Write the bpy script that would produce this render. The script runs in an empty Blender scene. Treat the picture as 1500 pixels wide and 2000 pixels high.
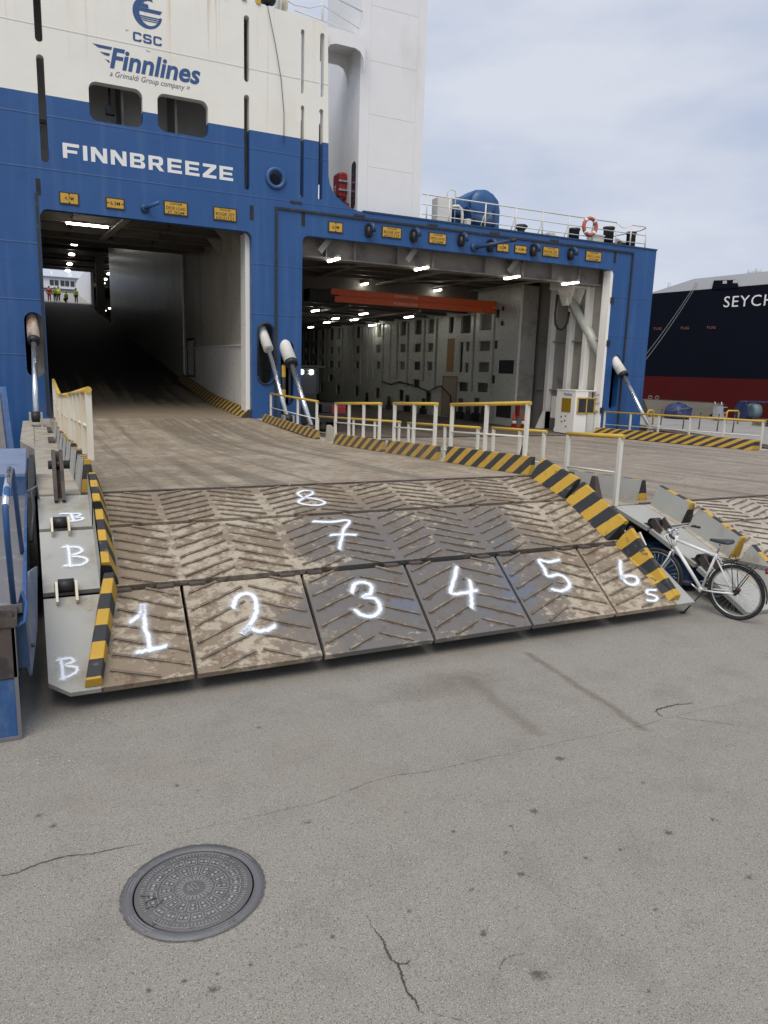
import bpy, bmesh, math, random
from mathutils import Vector, Matrix
random.seed(7)
SC = bpy.context.scene
COL = SC.collection
R = math.radians

# ------------------------------------------------------------------ camera
cam = bpy.data.objects.new('camera', bpy.data.cameras.new('camera'))
COL.objects.link(cam)
cam.data.sensor_fit = 'VERTICAL'; cam.data.sensor_height = 36.0
cam.data.lens = 1435.0 / 2000.0 * 36.0
cam.data.clip_start = 0.05; cam.data.clip_end = 3000
cam.matrix_world = Matrix((
    (0.9035649, 0.05332514, -0.42511988, 0.0),
    (-0.42729521, 0.18499434, -0.88498356, 0.0),
    (0.0314529, 0.98129176, 0.18993997, 2.9),
    (0, 0, 0, 1)))
SC.camera = cam

# ------------------------------------------------------------------ world, sun, exposure
SUN_EL, SUN_AZ = 58.0, 216.0           # azimuth clockwise from +Y: behind the camera, a little left
W = bpy.data.worlds.new('World'); SC.world = W; W.use_nodes = True
nt = W.node_tree; nt.nodes.clear()
out = nt.nodes.new('ShaderNodeOutputWorld'); bg = nt.nodes.new('ShaderNodeBackground')
sky = nt.nodes.new('ShaderNodeTexSky'); sky.sky_type = 'NISHITA'; sky.sun_disc = False
sky.sun_elevation = R(SUN_EL); sky.sun_rotation = R(SUN_AZ); sky.air_density = 1.0; sky.dust_density = 2.0
tc = nt.nodes.new('ShaderNodeTexCoord'); mp = nt.nodes.new('ShaderNodeMapping')
mp.inputs['Scale'].default_value = (1.6, 1.6, 5.0)
nz = nt.nodes.new('ShaderNodeTexNoise'); nz.inputs['Scale'].default_value = 2.1
nz.inputs['Detail'].default_value = 7; nz.inputs['Roughness'].default_value = 0.5
cr = nt.nodes.new('ShaderNodeValToRGB')
cr.color_ramp.elements[0].position = 0.36; cr.color_ramp.elements[0].color = (3.25, 3.7, 4.7, 1)
cr.color_ramp.elements[1].position = 0.66; cr.color_ramp.elements[1].color = (4.6, 4.8, 5.35, 1)
mx = nt.nodes.new('ShaderNodeMixRGB'); mx.inputs[0].default_value = 0.93
L = nt.links
L.new(tc.outputs['Generated'], mp.inputs['Vector']); L.new(mp.outputs[0], nz.inputs['Vector'])
L.new(nz.outputs[0], cr.inputs[0]); L.new(sky.outputs[0], mx.inputs[1]); L.new(cr.outputs[0], mx.inputs[2])
L.new(mx.outputs[0], bg.inputs['Color']); bg.inputs['Strength'].default_value = 0.1
L.new(bg.outputs[0], out.inputs['Surface'])
sd = bpy.data.lights.new('sun', 'SUN'); sd.energy = 1.5; sd.angle = R(40); sd.color = (1.0, 0.93, 0.83)
sun = bpy.data.objects.new('sun', sd); COL.objects.link(sun)
_d = Vector((math.sin(R(SUN_AZ)) * math.cos(R(SUN_EL)), math.cos(R(SUN_AZ)) * math.cos(R(SUN_EL)), math.sin(R(SUN_EL))))
sun.rotation_euler = _d.to_track_quat('Z', 'Y').to_euler()
SC.view_settings.view_transform = 'Standard'; SC.view_settings.look = 'None'
SC.view_settings.exposure = 0.62; SC.view_settings.gamma = 1.0
SC.cycles.max_bounces = 6; SC.cycles.diffuse_bounces = 3; SC.cycles.glossy_bounces = 3
SC.cycles.transparent_max_bounces = 12; SC.cycles.sample_clamp_indirect = 4.0
SC.cycles.use_denoising = True

# ------------------------------------------------------------------ materials
class N:
    """small node-graph helper"""
    def __init__(s, name):
        s.m = bpy.data.materials.new(name); s.m.use_nodes = True
        s.t = s.m.node_tree; s.b = s.t.nodes['Principled BSDF']; s.o = s.t.nodes['Material Output']
        g = s.t.nodes.new('ShaderNodeNewGeometry'); s.pos = g.outputs['Position']; s.nor = g.outputs['True Normal']
        s._xyz = None
    def new(s, k): return s.t.nodes.new(k)
    def ln(s, a, b): s.t.links.new(a, b)
    def put(s, v, sock):
        if isinstance(v, (int, float)): sock.default_value = v
        elif isinstance(v, (tuple, list)): sock.default_value = (*v[:3], 1.0) if len(sock.default_value) == 4 else v[:3]
        else: s.ln(v, sock)
    def math(s, op, a, b=0.0, c=0.0, clamp=False):
        n = s.new('ShaderNodeMath'); n.operation = op; n.use_clamp = clamp
        s.put(a, n.inputs[0]); s.put(b, n.inputs[1]); s.put(c, n.inputs[2]); return n.outputs[0]
    @property
    def xyz(s):
        if not s._xyz:
            n = s.new('ShaderNodeSeparateXYZ'); s.ln(s.pos, n.inputs[0]); s._xyz = n.outputs
        return s._xyz
    def noise(s, scale=5, detail=4, rough=0.55, stretch=(1, 1, 1), off=(0, 0, 0), dist=0.0, vec=None):
        m = s.new('ShaderNodeMapping'); m.inputs['Scale'].default_value = stretch; m.inputs['Location'].default_value = off
        s.ln(vec or s.pos, m.inputs[0])
        n = s.new('ShaderNodeTexNoise'); n.inputs['Scale'].default_value = scale; n.inputs['Detail'].default_value = detail
        n.inputs['Roughness'].default_value = rough; n.inputs['Distortion'].default_value = dist
        s.ln(m.outputs[0], n.inputs[0]); return n.outputs[0]
    def voro(s, scale=5, stretch=(1, 1, 1), feat='F1'):
        m = s.new('ShaderNodeMapping'); m.inputs['Scale'].default_value = stretch; s.ln(s.pos, m.inputs[0])
        n = s.new('ShaderNodeTexVoronoi'); n.feature = feat; n.inputs['Scale'].default_value = scale
        s.ln(m.outputs[0], n.inputs[0]); return n.outputs
    def step(s, v, a, b):          # smoothstep a..b -> 0..1
        n = s.new('ShaderNodeMapRange'); n.interpolation_type = 'SMOOTHSTEP'
        s.put(v, n.inputs[0]); n.inputs[1].default_value = a; n.inputs[2].default_value = b
        return n.outputs[0]
    def lin(s, v, a, b, c, d):
        n = s.new('ShaderNodeMapRange'); s.put(v, n.inputs[0])
        for i, x in enumerate((a, b, c, d)): n.inputs[i + 1].default_value = x
        return n.outputs[0]
    def mix(s, f, a, b, mode='MIX'):
        n = s.new('ShaderNodeMixRGB'); n.blend_type = mode
        s.put(f, n.inputs[0]); s.put(a, n.inputs[1]); s.put(b, n.inputs[2]); return n.outputs[0]
    def bump(s, h, strength=0.3, dist=0.02):
        n = s.new('ShaderNodeBump'); n.inputs['Strength'].default_value = strength; n.inputs['Distance'].default_value = dist
        s.ln(h, n.inputs['Height']); s.ln(n.outputs[0], s.b.inputs['Normal'])
    def fin(s, col, rough=0.6, metal=0.0):
        s.put(col, s.b.inputs['Base Color']); s.put(rough, s.b.inputs['Roughness']); s.put(metal, s.b.inputs['Metallic'])
        return s.m
    def jitter(s, col, amt=0.18, scale=2.5):
        f = s.noise(scale, 5, 0.6)
        return s.mix(1.0, col, s.mix(f, (1 - amt,) * 3, (1 + amt,) * 3), 'MULTIPLY')

def mpaint(name, col, rough=0.5, var=0.15, dirt=None, dthr=(0.55, 0.75), dscale=2.0, stretch=(1, 1, 1), metal=0.0, rust=0.0, bump=0.08, bscale=14, spec=None, jscale=2.5):
    n = N(name)
    c = n.jitter(col, var, jscale)
    if spec is not None: n.b.inputs['Specular IOR Level'].default_value = spec
    if dirt: c = n.mix(n.math('MULTIPLY', n.step(n.noise(dscale, 7, 0.62, stretch), *dthr), 0.85), c, dirt)
    if rust > 0: c = n.mix(n.step(n.noise(5.5, 8, 0.7, off=(3, 1, 7)), 0.72 - rust * 0.2, 0.8 - rust * 0.2), c, (0.13, 0.055, 0.025))
    r = n.lin(n.noise(7, 4), 0.3, 0.7, max(0.05, rough - 0.12), min(1, rough + 0.12))
    if bump: n.bump(n.noise(bscale, 3), bump, 0.02)
    return n.fin(c, r, metal)

def emis(name, col, strength):
    n = N(name); n.put(col, n.b.inputs['Emission Color']); n.b.inputs['Emission Strength'].default_value = strength
    return n.fin(col, 0.5)

def mstripe(name, axis, period, slope, yel=(0.50, 0.30, 0.03), blk=(0.022, 0.023, 0.026), wear=0.25, dirt=0.0, duty=0.5, phase=0.0, wscale=9):
    """yellow and black bands along `axis`, leaning with height (slope), worn to grey steel"""
    n = N(name); x = n.xyz
    a = x[{'X': 0, 'Y': 1, 'Z': 2}[axis]]
    t = n.math('ADD', n.math('ADD', a, n.math('MULTIPLY', x[2], slope)), phase) if axis != 'Z' else n.math('ADD', a, phase)
    t = n.math('ADD', t, n.math('MULTIPLY', n.math('SUBTRACT', n.noise(9, 3), 0.5), 0.025))
    f = n.math('FRACT', n.math('DIVIDE', t, period))
    k = n.math('GREATER_THAN', f, duty)
    c = n.mix(k, n.jitter(yel, 0.2, 6), blk)
    c = n.mix(n.step(n.noise(wscale, 9, 0.72), 0.70 - wear * 0.25, 0.74 - wear * 0.25), c, (0.10, 0.085, 0.065))
    if dirt: c = n.mix(n.math('MULTIPLY', n.lin(n.noise(3, 5), 0.3, 0.7, 0.4, 1.0), dirt), c, (0.19, 0.145, 0.10))
    n.bump(n.noise(20, 4), 0.12, 0.01)
    return n.fin(c, 0.6)

def mdecal(name, col, amt, nscale=40, soft=(0.25, 0.75), nmix=0.7, rough=0.8):
    """mark laid on a surface: opacity falls from the middle of the mark to its edge and breaks up in grains"""
    n = N(name); at = n.new('ShaderNodeAttribute'); at.attribute_name = 'edge'
    e = n.math('SUBTRACT', 1.0, at.outputs['Fac'])
    v = n.math('ADD', e, n.math('MULTIPLY', n.math('SUBTRACT', n.noise(nscale, 4, 0.65), 0.5), nmix * 2))
    al = n.math('MULTIPLY', n.step(v, *soft), amt)
    n.put(al, n.b.inputs['Alpha'])
    return n.fin(n.jitter(col, 0.1, 20), rough)

def m_asphalt():
    n = N('asphalt')
    big = n.noise(0.35, 4, 0.5); mid = n.noise(2.2, 5, 0.6)
    fine = n.noise(130, 3, 0.7); vo = n.voro(160)
    c = n.mix(big, (0.245, 0.229, 0.200), (0.292, 0.274, 0.243))
    c = n.mix(n.step(mid, 0.45, 0.75), c, (0.228, 0.213, 0.188))
    c = n.mix(n.math('MULTIPLY', n.step(n.noise(0.55, 7, 0.66, (0.5, 1.6, 1), off=(2, 7, 0)), 0.48, 0.72), 0.55), c, (0.205, 0.196, 0.180))
    c = n.mix(n.math('MULTIPLY', n.step(n.noise(1.1, 8, 0.7, (1.5, 0.5, 1), off=(11, 3, 0)), 0.60, 0.75), 0.4), c, (0.34, 0.325, 0.295))
    c = n.mix(1.0, c, n.mix(n.step(fine, 0.25, 0.75), (0.64, 0.64, 0.64), (1.34, 1.33, 1.30)), 'MULTIPLY')
    cell = n.new('ShaderNodeSeparateXYZ'); n.ln(vo['Color'], cell.inputs[0])
    c = n.mix(n.math('MULTIPLY', n.math('GREATER_THAN', cell.outputs[0], 0.90), n.math('LESS_THAN', vo['Distance'], 0.42)), c, (0.46, 0.44, 0.40))
    c = n.mix(n.math('MULTIPLY', n.math('LESS_THAN', cell.outputs[1], 0.09), 0.7), c, (0.10, 0.095, 0.09))
    sp = n.voro(9.0); sc_ = n.new('ShaderNodeSeparateXYZ'); n.ln(sp['Color'], sc_.inputs[0])
    sm = n.math('MULTIPLY', n.math('GREATER_THAN', sc_.outputs[0], 0.955), n.math('LESS_THAN', n.math('ADD', sp['Distance'], n.math('MULTIPLY', fine, 0.22)), 0.27))
    c = n.mix(n.math('MULTIPLY', sm, 0.28), c, (0.13, 0.123, 0.115))
    c = n.mix(n.math('MULTIPLY', n.step(n.noise(0.8, 4, 0.6, off=(5, 2, 0)), 0.55, 0.78), 0.35), c, (0.25, 0.205, 0.155))
    n.bump(n.math('ADD', n.math('MULTIPLY', fine, 0.7), n.math('MULTIPLY', vo['Distance'], 0.6)), 0.35, 0.008)
    return n.fin(c, 0.92)

def m_ramp(name, base=(0.225, 0.178, 0.122), light=(0.45, 0.395, 0.30), grey_region=True, light_amt=0.0, tracks=False, ribs=0.0):
    n = N(name); x = n.xyz
    c = n.mix(n.noise(1.7, 5, 0.6), tuple(v * 0.82 for v in base), tuple(v * 1.2 for v in base))
    # pale old paint left in flakes
    fl = n.math('ADD', n.math('MULTIPLY', n.noise(7.5, 10, 0.74, (0.9, 1.25, 1.25)), 0.62), n.math('MULTIPLY', n.noise(1.1, 4, 0.5, off=(4, 4, 4)), 0.38))
    if grey_region:
        # steel is scraped to dark grey-blue where the middle flaps are driven over
        d = n.math('ABSOLUTE', n.math('SUBTRACT', n.math('ADD', x[0], n.math('MULTIPLY', x[1], -0.35)), 1.55))
        reg = n.step(n.math('ADD', d, n.math('MULTIPLY', n.math('SUBTRACT', n.noise(1.3, 6, 0.65), 0.5), 2.4)), 1.9, 1.2)
        rr = n.math('MULTIPLY', reg, n.step(x[1], 8.9, 7.6))
        dark = n.mix(n.noise(2.1, 5), (0.118, 0.108, 0.097), (0.155, 0.146, 0.138))
        dark = n.mix(n.step(n.noise(1.5, 5, off=(2, 9, 1)), 0.56, 0.72), dark, (0.125, 0.140, 0.178))
        c = n.mix(rr, c, dark)
        flr = n.math('SUBTRACT', fl, n.math('MULTIPLY', rr, 0.10))
    else: flr = fl
    c = n.mix(n.math('MULTIPLY', n.step(flr, 0.50 - light_amt, 0.57 - light_amt), 0.8), c, n.jitter(light, 0.25, 9))
    c = n.mix(n.math('MULTIPLY', n.step(n.noise(6.5, 9, 0.74, off=(7, 3, 0)), 0.55, 0.64), 0.7), c, (0.135, 0.074, 0.042))
    c = n.mix(n.math('MULTIPLY', n.step(n.noise(2.4, 8, 0.7, off=(1, 8, 3)), 0.68, 0.72), 0.7), c, (0.30, 0.13, 0.10))
    if tracks:   # tyre tracks running along the ramp
        tr = n.noise(2.4, 3, 0.5, (1.0, 0.03, 0.0))
        c = n.mix(n.math('MULTIPLY', n.step(tr, 0.50, 0.62), 0.62), c, tuple(v * 0.50 for v in base))
        tr2 = n.noise(5, 2, 0.5, (1.0, 0.02, 0.0), off=(4, 0, 0))
        c = n.mix(n.math('MULTIPLY', n.step(tr2, 0.58, 0.68), 0.4), c, light)
    h = n.math('ADD', n.noise(26, 5, 0.7), n.math('MULTIPLY', fl, 1.5))
    if ribs:
        w = n.new('ShaderNodeTexWave'); w.wave_type = 'BANDS'; w.bands_direction = 'Y'; w.inputs['Scale'].default_value = ribs
        w.inputs['Distortion'].default_value = 1.2; w.inputs['Detail'].default_value = 2; w.inputs['Detail Scale'].default_value = 2
        n.ln(n.pos, w.inputs[0]); h = n.math('ADD', h, n.math('MULTIPLY', w.outputs['Fac'], 1.6))
        gaps = n.math('MULTIPLY', n.step(w.outputs['Fac'], 0.35, 0.12), 0.55)
        c = n.mix(n.math('MULTIPLY', gaps, n.step(n.noise(1.1, 3, off=(0, 3, 0)), 0.38, 0.6)), c, (0.085, 0.066, 0.048))
    n.bump(h, 0.45, 0.012)
    return n.fin(c, n.lin(n.noise(5, 4), 0.3, 0.7, 0.5, 0.8))

def m_hull():
    n = N('hull_paint'); x = n.xyz
    white = n.jitter((0.82, 0.80, 0.72), 0.06, 0.5)
    st = n.noise(1.6, 6, 0.6, (3.0, 3.0, 0.10))
    white = n.mix(n.math('MULTIPLY', n.math('MULTIPLY', n.step(st, 0.55, 0.72), n.step(x[2], 10.6, 13.6)), 0.75), white, (0.56, 0.41, 0.24))
    white = n.mix(n.math('MULTIPLY', n.step(n.noise(2.6, 8, 0.72, (2.6, 2.6, 0.06), off=(5, 0, 1)), 0.63, 0.72), 0.5), white, (0.50, 0.35, 0.19))
    white = n.mix(n.math('MULTIPLY', n.step(n.noise(0.8, 6, 0.6, (1, 1, 0.4)), 0.5, 0.75), 0.35), white, (0.70, 0.64, 0.52))
    blue = n.mix(n.noise(0.6, 5, 0.6), (0.013, 0.070, 0.225), (0.022, 0.094, 0.275))
    blue = n.mix(n.math('MULTIPLY', n.step(n.noise(1.4, 6, 0.62, (2.6, 2.6, 0.15), off=(3, 0, 2)), 0.50, 0.75), 0.45), blue, (0.06, 0.14, 0.30))
    blue = n.mix(n.math('MULTIPLY', n.step(n.noise(1.0, 7, 0.66, (3.2, 3.2, 0.08), off=(13, 0, 2)), 0.60, 0.72), 0.35), blue, (0.10, 0.095, 0.08))
    blue = n.mix(n.math('MULTIPLY', n.step(n.noise(2.4, 8, 0.7, (1.6, 1.6, 0.35), off=(9, 0, 4)), 0.655, 0.70), 0.6), blue, (0.045, 0.05, 0.055))
    c = n.mix(n.math('GREATER_THAN', x[2], 10.27), blue, white)
    seams = None
    for z in (9.72, 8.28, 12.05, 6.2, 4.6, 3.0):
        s = n.step(n.math('ABSOLUTE', n.math('SUBTRACT', x[2], z)), 0.028, 0.008)
        seams = s if seams is None else n.math('MAXIMUM', seams, s)
    c = n.mix(n.math('MULTIPLY', seams, 0.28), c, (0.03, 0.04, 0.06))
    edge = n.math('MULTIPLY', n.step(n.noise(3, 8, 0.7), 0.6, 0.66), n.step(x[2], 3.2, 0.8))
    c = n.mix(n.math('MULTIPLY', edge, 0.5), c, (0.16, 0.08, 0.045))
    n.bump(n.math('ADD', n.noise(0.9, 3, 0.5), n.math('MULTIPLY', seams, 0.5)), 0.28, 0.08)
    return n.fin(c, n.lin(n.noise(2.2, 5), 0.3, 0.7, 0.38, 0.55))

MT = {}
MT['asphalt'] = m_asphalt()
MT['hull'] = m_hull()
MT['blue'] = mpaint('blue_paint', (0.028, 0.098, 0.255), 0.45, 0.2, (0.06, 0.07, 0.08), (0.6, 0.7), 3)
MT['blue_dark'] = mpaint('dark_blue_paint', (0.016, 0.05, 0.12), 0.45, 0.2, (0.03, 0.03, 0.035), (0.55, 0.7), 4)
MT['white'] = mpaint('white_paint', (0.78, 0.78, 0.78), 0.45, 0.05, (0.62, 0.60, 0.55), (0.55, 0.8), 0.7, (1, 1, 0.3))
MT['cream'] = mpaint('cream_rail_paint', (0.68, 0.66, 0.58), 0.5, 0.08, (0.50, 0.37, 0.22), (0.58, 0.78), 3, (1, 1, 0.25), rust=0.1)
MT['rusty_cream'] = mpaint('rust_stained_cream_paint', (0.70, 0.66, 0.55), 0.5, 0.08, (0.60, 0.47, 0.27), (0.45, 0.7), 3, (1, 1, 0.2), rust=0.25)
MT['yellow'] = mpaint('yellow_paint', (0.56, 0.36, 0.045), 0.45, 0.12, (0.30, 0.20, 0.07), (0.6, 0.75), 6, rust=0.05)
MT['sign_yellow'] = mpaint('sign_yellow', (0.56, 0.33, 0.035), 0.5, 0.08, (0.42, 0.26, 0.06), (0.55, 0.8), 4)
MT['black'] = mpaint('black_paint', (0.018, 0.018, 0.02), 0.5, 0.3, (0.05, 0.045, 0.04), (0.6, 0.75), 6)
MT['void'] = mpaint('unlit_steel', (0.02, 0.02, 0.02), 0.8, 0.2)  # darkness of recesses and hold interior put into the colour
MT['seal'] = mpaint('door_seal_rubber', (0.022, 0.026, 0.028), 0.6, 0.3, (0.07, 0.06, 0.045), (0.55, 0.7), 5)
MT['plate_grey'] = mpaint('grey_ramp_paint', (0.37, 0.375, 0.35), 0.5, 0.1, (0.29, 0.25, 0.19), (0.48, 0.72), 2.6, rust=0.42)
MT['main_plate'] = mpaint('muddy_cream_plate', (0.40, 0.365, 0.30), 0.55, 0.15, (0.26, 0.205, 0.14), (0.46, 0.70), 2.6, rust=0.3)
MT['int_white'] = mpaint('hold_white_paint', (0.86, 0.845, 0.79), 0.35, 0.06, (0.45, 0.38, 0.28), (0.56, 0.8), 0.9, (1, 1, 0.35), bump=0.15, bscale=1.3, jscale=0.5)
def m_gloss():
    n = N('glossy_trunk_wall_paint'); c = n.jitter((0.70, 0.68, 0.59), 0.1, 0.6)
    c = n.mix(n.math('MULTIPLY', n.step(n.noise(0.7, 6, 0.6, (1, 1, .3)), 0.55, 0.8), 0.6), c, (0.40, 0.35, 0.27))
    n.bump(n.math('ADD', n.noise(2.2, 3, 0.5, (1, 1, 0.10)), n.math('MULTIPLY', n.noise(0.5, 2), 0.6)), 0.5, 0.06)
    return n.fin(c, 0.28)
MT['int_gloss'] = m_gloss()
MT['sooty'] = mpaint('sooty_wall_paint', (0.56, 0.52, 0.44), 0.35, 0.1, (0.33, 0.28, 0.21), (0.45, 0.75), 0.8, (1, 1, 0.25), bump=0.25, bscale=1.2, jscale=0.5)
MT['int_grey'] = mpaint('hold_grey_paint', (0.30, 0.285, 0.255), 0.5, 0.12, (0.15, 0.125, 0.095), (0.5, 0.75), 1.2, bump=0.1, jscale=0.6)
MT['casing'] = mpaint('casing_pale_paint', (0.56, 0.57, 0.51), 0.3, 0.08, (0.3, 0.28, 0.23), (0.54, 0.8), 1.0, (1, 1, 0.3), bump=0.12, bscale=1.5, jscale=0.5)
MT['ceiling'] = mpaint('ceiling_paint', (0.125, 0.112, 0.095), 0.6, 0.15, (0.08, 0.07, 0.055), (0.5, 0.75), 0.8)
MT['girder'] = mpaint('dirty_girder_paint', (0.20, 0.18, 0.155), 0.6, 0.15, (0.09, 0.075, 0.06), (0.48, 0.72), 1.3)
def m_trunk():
    n = N('trunk_deck_painted_shade'); x = n.xyz
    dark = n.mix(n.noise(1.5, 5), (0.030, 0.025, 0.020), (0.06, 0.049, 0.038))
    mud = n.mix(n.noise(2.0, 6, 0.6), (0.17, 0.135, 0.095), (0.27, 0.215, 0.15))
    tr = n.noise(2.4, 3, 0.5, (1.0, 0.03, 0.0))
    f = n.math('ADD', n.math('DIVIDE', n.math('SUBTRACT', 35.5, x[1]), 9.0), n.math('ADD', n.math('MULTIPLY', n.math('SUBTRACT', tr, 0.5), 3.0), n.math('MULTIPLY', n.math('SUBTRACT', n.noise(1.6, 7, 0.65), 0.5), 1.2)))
    c = n.mix(n.step(f, -0.15, 0.75), dark, mud)  # mud brown blends to near black inward: tunnel shade painted into the colour
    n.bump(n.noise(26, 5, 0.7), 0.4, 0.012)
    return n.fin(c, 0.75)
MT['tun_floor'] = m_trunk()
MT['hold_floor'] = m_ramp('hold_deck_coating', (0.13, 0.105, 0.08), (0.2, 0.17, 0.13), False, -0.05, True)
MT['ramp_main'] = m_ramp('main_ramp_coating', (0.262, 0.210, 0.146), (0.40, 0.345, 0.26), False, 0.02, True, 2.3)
MT['ramp_right'] = m_ramp('second_ramp_coating', (0.285, 0.238, 0.185), (0.40, 0.355, 0.29), False, -0.02, True, 2.0)
MT['flap'] = m_ramp('flap_coating', (0.222, 0.172, 0.118), (0.44, 0.385, 0.295), True, 0.035)
MT['flap_mid'] = m_ramp('upper_flap_coating', (0.225, 0.175, 0.120), (0.41, 0.36, 0.275), True, 0.015)
MT['flap_right'] = m_ramp('second_ramp_flap_coating', (0.36, 0.31, 0.25), (0.47, 0.43, 0.36), False, 0.02)
MT['weld'] = mpaint('worn_tread_bar', (0.17, 0.135, 0.098), 0.45, 0.25, (0.30, 0.25, 0.19), (0.5, 0.62), 9, metal=0.2, rust=0.3)
MT['steel'] = mpaint('hydraulic_rod_chrome', (0.62, 0.66, 0.70), 0.2, 0.05, metal=0.85, bump=0)
MT['sleeve'] = mpaint('white_sleeve', (0.68, 0.67, 0.63), 0.6, 0.08, (0.4, 0.36, 0.3), (0.55, 0.8), 3)
MT['dirty_sleeve'] = mpaint('rust_stained_sleeve', (0.52, 0.44, 0.36), 0.7, 0.15, (0.20, 0.10, 0.06), (0.45, 0.6), 3, (1, 1, 0.5), rust=0.4)
MT['orange'] = mpaint('orange_paint', (0.62, 0.095, 0.014), 0.45, 0.15, (0.15, 0.05, 0.02), (0.55, 0.8), 2)
MT['red'] = mpaint('red_paint', (0.28, 0.015, 0.02), 0.45, 0.15)
MT['life_red'] = mpaint('lifebuoy_orange', (0.45, 0.11, 0.07), 0.6, 0.1)
MT['brown'] = mpaint('tan_panel', (0.30, 0.17, 0.075), 0.6, 0.12)
MT['beige'] = mpaint('beige_door', (0.36, 0.29, 0.22), 0.6, 0.1)
MT['amber'] = mpaint('amber_window', (0.30, 0.19, 0.02), 0.2, 0.1)
MT['glass'] = mpaint('dark_window_glass', (0.03, 0.035, 0.04), 0.1, 0.1, bump=0)
MT['txt_white'] = mpaint('lettering_white', (0.80, 0.80, 0.78), 0.5, 0.04)
MT['txt_blue'] = mpaint('lettering_blue', (0.030, 0.085, 0.225), 0.5, 0.08)
MT['txt_black'] = mpaint('lettering_black', (0.03, 0.025, 0.02), 0.6, 0.1)
MT['txt_grey'] = mpaint('lettering_grey', (0.09, 0.105, 0.14), 0.6, 0.1)
MT['txt_red'] = mpaint('lettering_red', (0.30, 0.10, 0.08), 0.6, 0.1)
MT['rubber'] = mpaint('tyre_rubber', (0.022, 0.022, 0.023), 0.75, 0.2)
MT['bike_white'] = mpaint('bicycle_white', (0.72, 0.72, 0.70), 0.25, 0.03, (0.5, 0.48, 0.42), (0.65, 0.8), 20, bump=0)
MT['alu'] = mpaint('aluminium', (0.55, 0.55, 0.55), 0.3, 0.1, metal=0.8, bump=0)
MT['saddle'] = mpaint('saddle_vinyl', (0.035, 0.038, 0.045), 0.45, 0.15)
MT['iron'] = mpaint('cast_iron', (0.155, 0.156, 0.163), 0.5, 0.12, (0.15, 0.145, 0.14), (0.5, 0.75), 8, metal=0.25, bump=0.3, bscale=90)
MT['iron_worn'] = mpaint('cast_iron_worn', (0.27, 0.268, 0.262), 0.5, 0.18, (0.11, 0.11, 0.112), (0.5, 0.7), 25, metal=0.25, bump=0.2, bscale=90)
MT['iron_dark'] = mpaint('cast_iron_sunk', (0.135, 0.130, 0.130), 0.6, 0.15, (0.14, 0.13, 0.12), (0.5, 0.7), 18, metal=0.2, bump=0.4, bscale=110)
MT['trolley_blue'] = mpaint('scratched_blue_paint', (0.026, 0.092, 0.25), 0.6, 0.25, (0.085, 0.14, 0.26), (0.50, 0.68), 4.5, (1, 1, 0.5), rust=0.45)
MT['faded_blue'] = mpaint('faded_blue_paint', (0.115, 0.15, 0.225), 0.65, 0.2, (0.19, 0.20, 0.235), (0.48, 0.68), 4, rust=0.45)
MT['trolley_deck'] = mpaint('worn_grey_deck', (0.155, 0.150, 0.158), 0.6, 0.15, (0.24, 0.23, 0.24), (0.55, 0.7), 3.5)
MT['trolley_top'] = mpaint('pale_blue_deck', (0.19, 0.24, 0.36), 0.55, 0.12, (0.12, 0.16, 0.26), (0.55, 0.75), 2)
MT['rusty'] = mpaint('rusty_steel', (0.085, 0.065, 0.055), 0.7, 0.3, (0.03, 0.028, 0.028), (0.5, 0.65), 5, rust=0.5)
MT['wood'] = mpaint('dark_timber', (0.085, 0.062, 0.048), 0.85, 0.3, (0.045, 0.036, 0.03), (0.45, 0.65), 3)
MT['pallet_wood'] = mpaint('pallet_timber', (0.22, 0.17, 0.12), 0.85, 0.2)
MT['quay_grey'] = mpaint('pier_concrete', (0.29, 0.28, 0.265), 0.9, 0.12, (0.2, 0.19, 0.175), (0.5, 0.7), 0.5)
MT['ship_black'] = mpaint('black_hull_paint', (0.003, 0.0042, 0.0105), 0.6, 0.2, bump=0, spec=0.12, jscale=0.3)
MT['ship_red'] = mpaint('red_boot_paint', (0.072, 0.0065, 0.0065), 0.8, 0.15, spec=0.15, jscale=0.3, bump=0, dirt=(0.05, 0.009, 0.008), dthr=(0.5, 0.75), dscale=0.3)
MT['ship_grey'] = mpaint('light_grey_bulwark_paint', (0.50, 0.51, 0.525), 0.5, 0.05)
MT['rope'] = mpaint('mooring_rope', (0.15, 0.15, 0.15), 0.9, 0.15)
MT['tarp'] = mpaint('blue_tarp', (0.022, 0.035, 0.115), 0.5, 0.3, (0.07, 0.08, 0.15), (0.5, 0.65), 6)
MT['teal'] = mpaint('teal_hose', (0.13, 0.20, 0.22), 0.6, 0.15)
MT['skip_grey'] = mpaint('weathered_skip_paint', (0.17, 0.155, 0.125), 0.75, 0.15, (0.14, 0.12, 0.10), (0.5, 0.7), 1)
MT['concrete_box'] = mpaint('grey_cabinet_paint', (0.36, 0.38, 0.40), 0.5, 0.08)
MT['hivis'] = mpaint('hi_vis_yellow', (0.62, 0.80, 0.03), 0.7, 0.08, bump=0)
MT['cloth_dark'] = mpaint('dark_trousers', (0.02, 0.022, 0.03), 0.8, 0.1, bump=0)
MT['cloth_red'] = mpaint('red_coverall', (0.42, 0.03, 0.04), 0.8, 0.1, bump=0)
MT['skin'] = mpaint('skin', (0.45, 0.27, 0.19), 0.6, 0.05, bump=0)
MT['cone'] = mpaint('cone_red', (0.45, 0.05, 0.02), 0.5, 0.1)
MT['water'] = mpaint('harbour_water', (0.012, 0.02, 0.022), 0.12, 0.1, bump=0.4, bscale=1.5)
MT['lamp'] = emis('lamp_tube', (1.0, 0.97, 0.88), 16.0)
MT['lamp_far'] = emis('lamp_bulb', (1.0, 0.98, 0.92), 6.0)
MT['head_lamp'] = emis('work_lamp', (1.0, 0.96, 0.9), 3.0)
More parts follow.
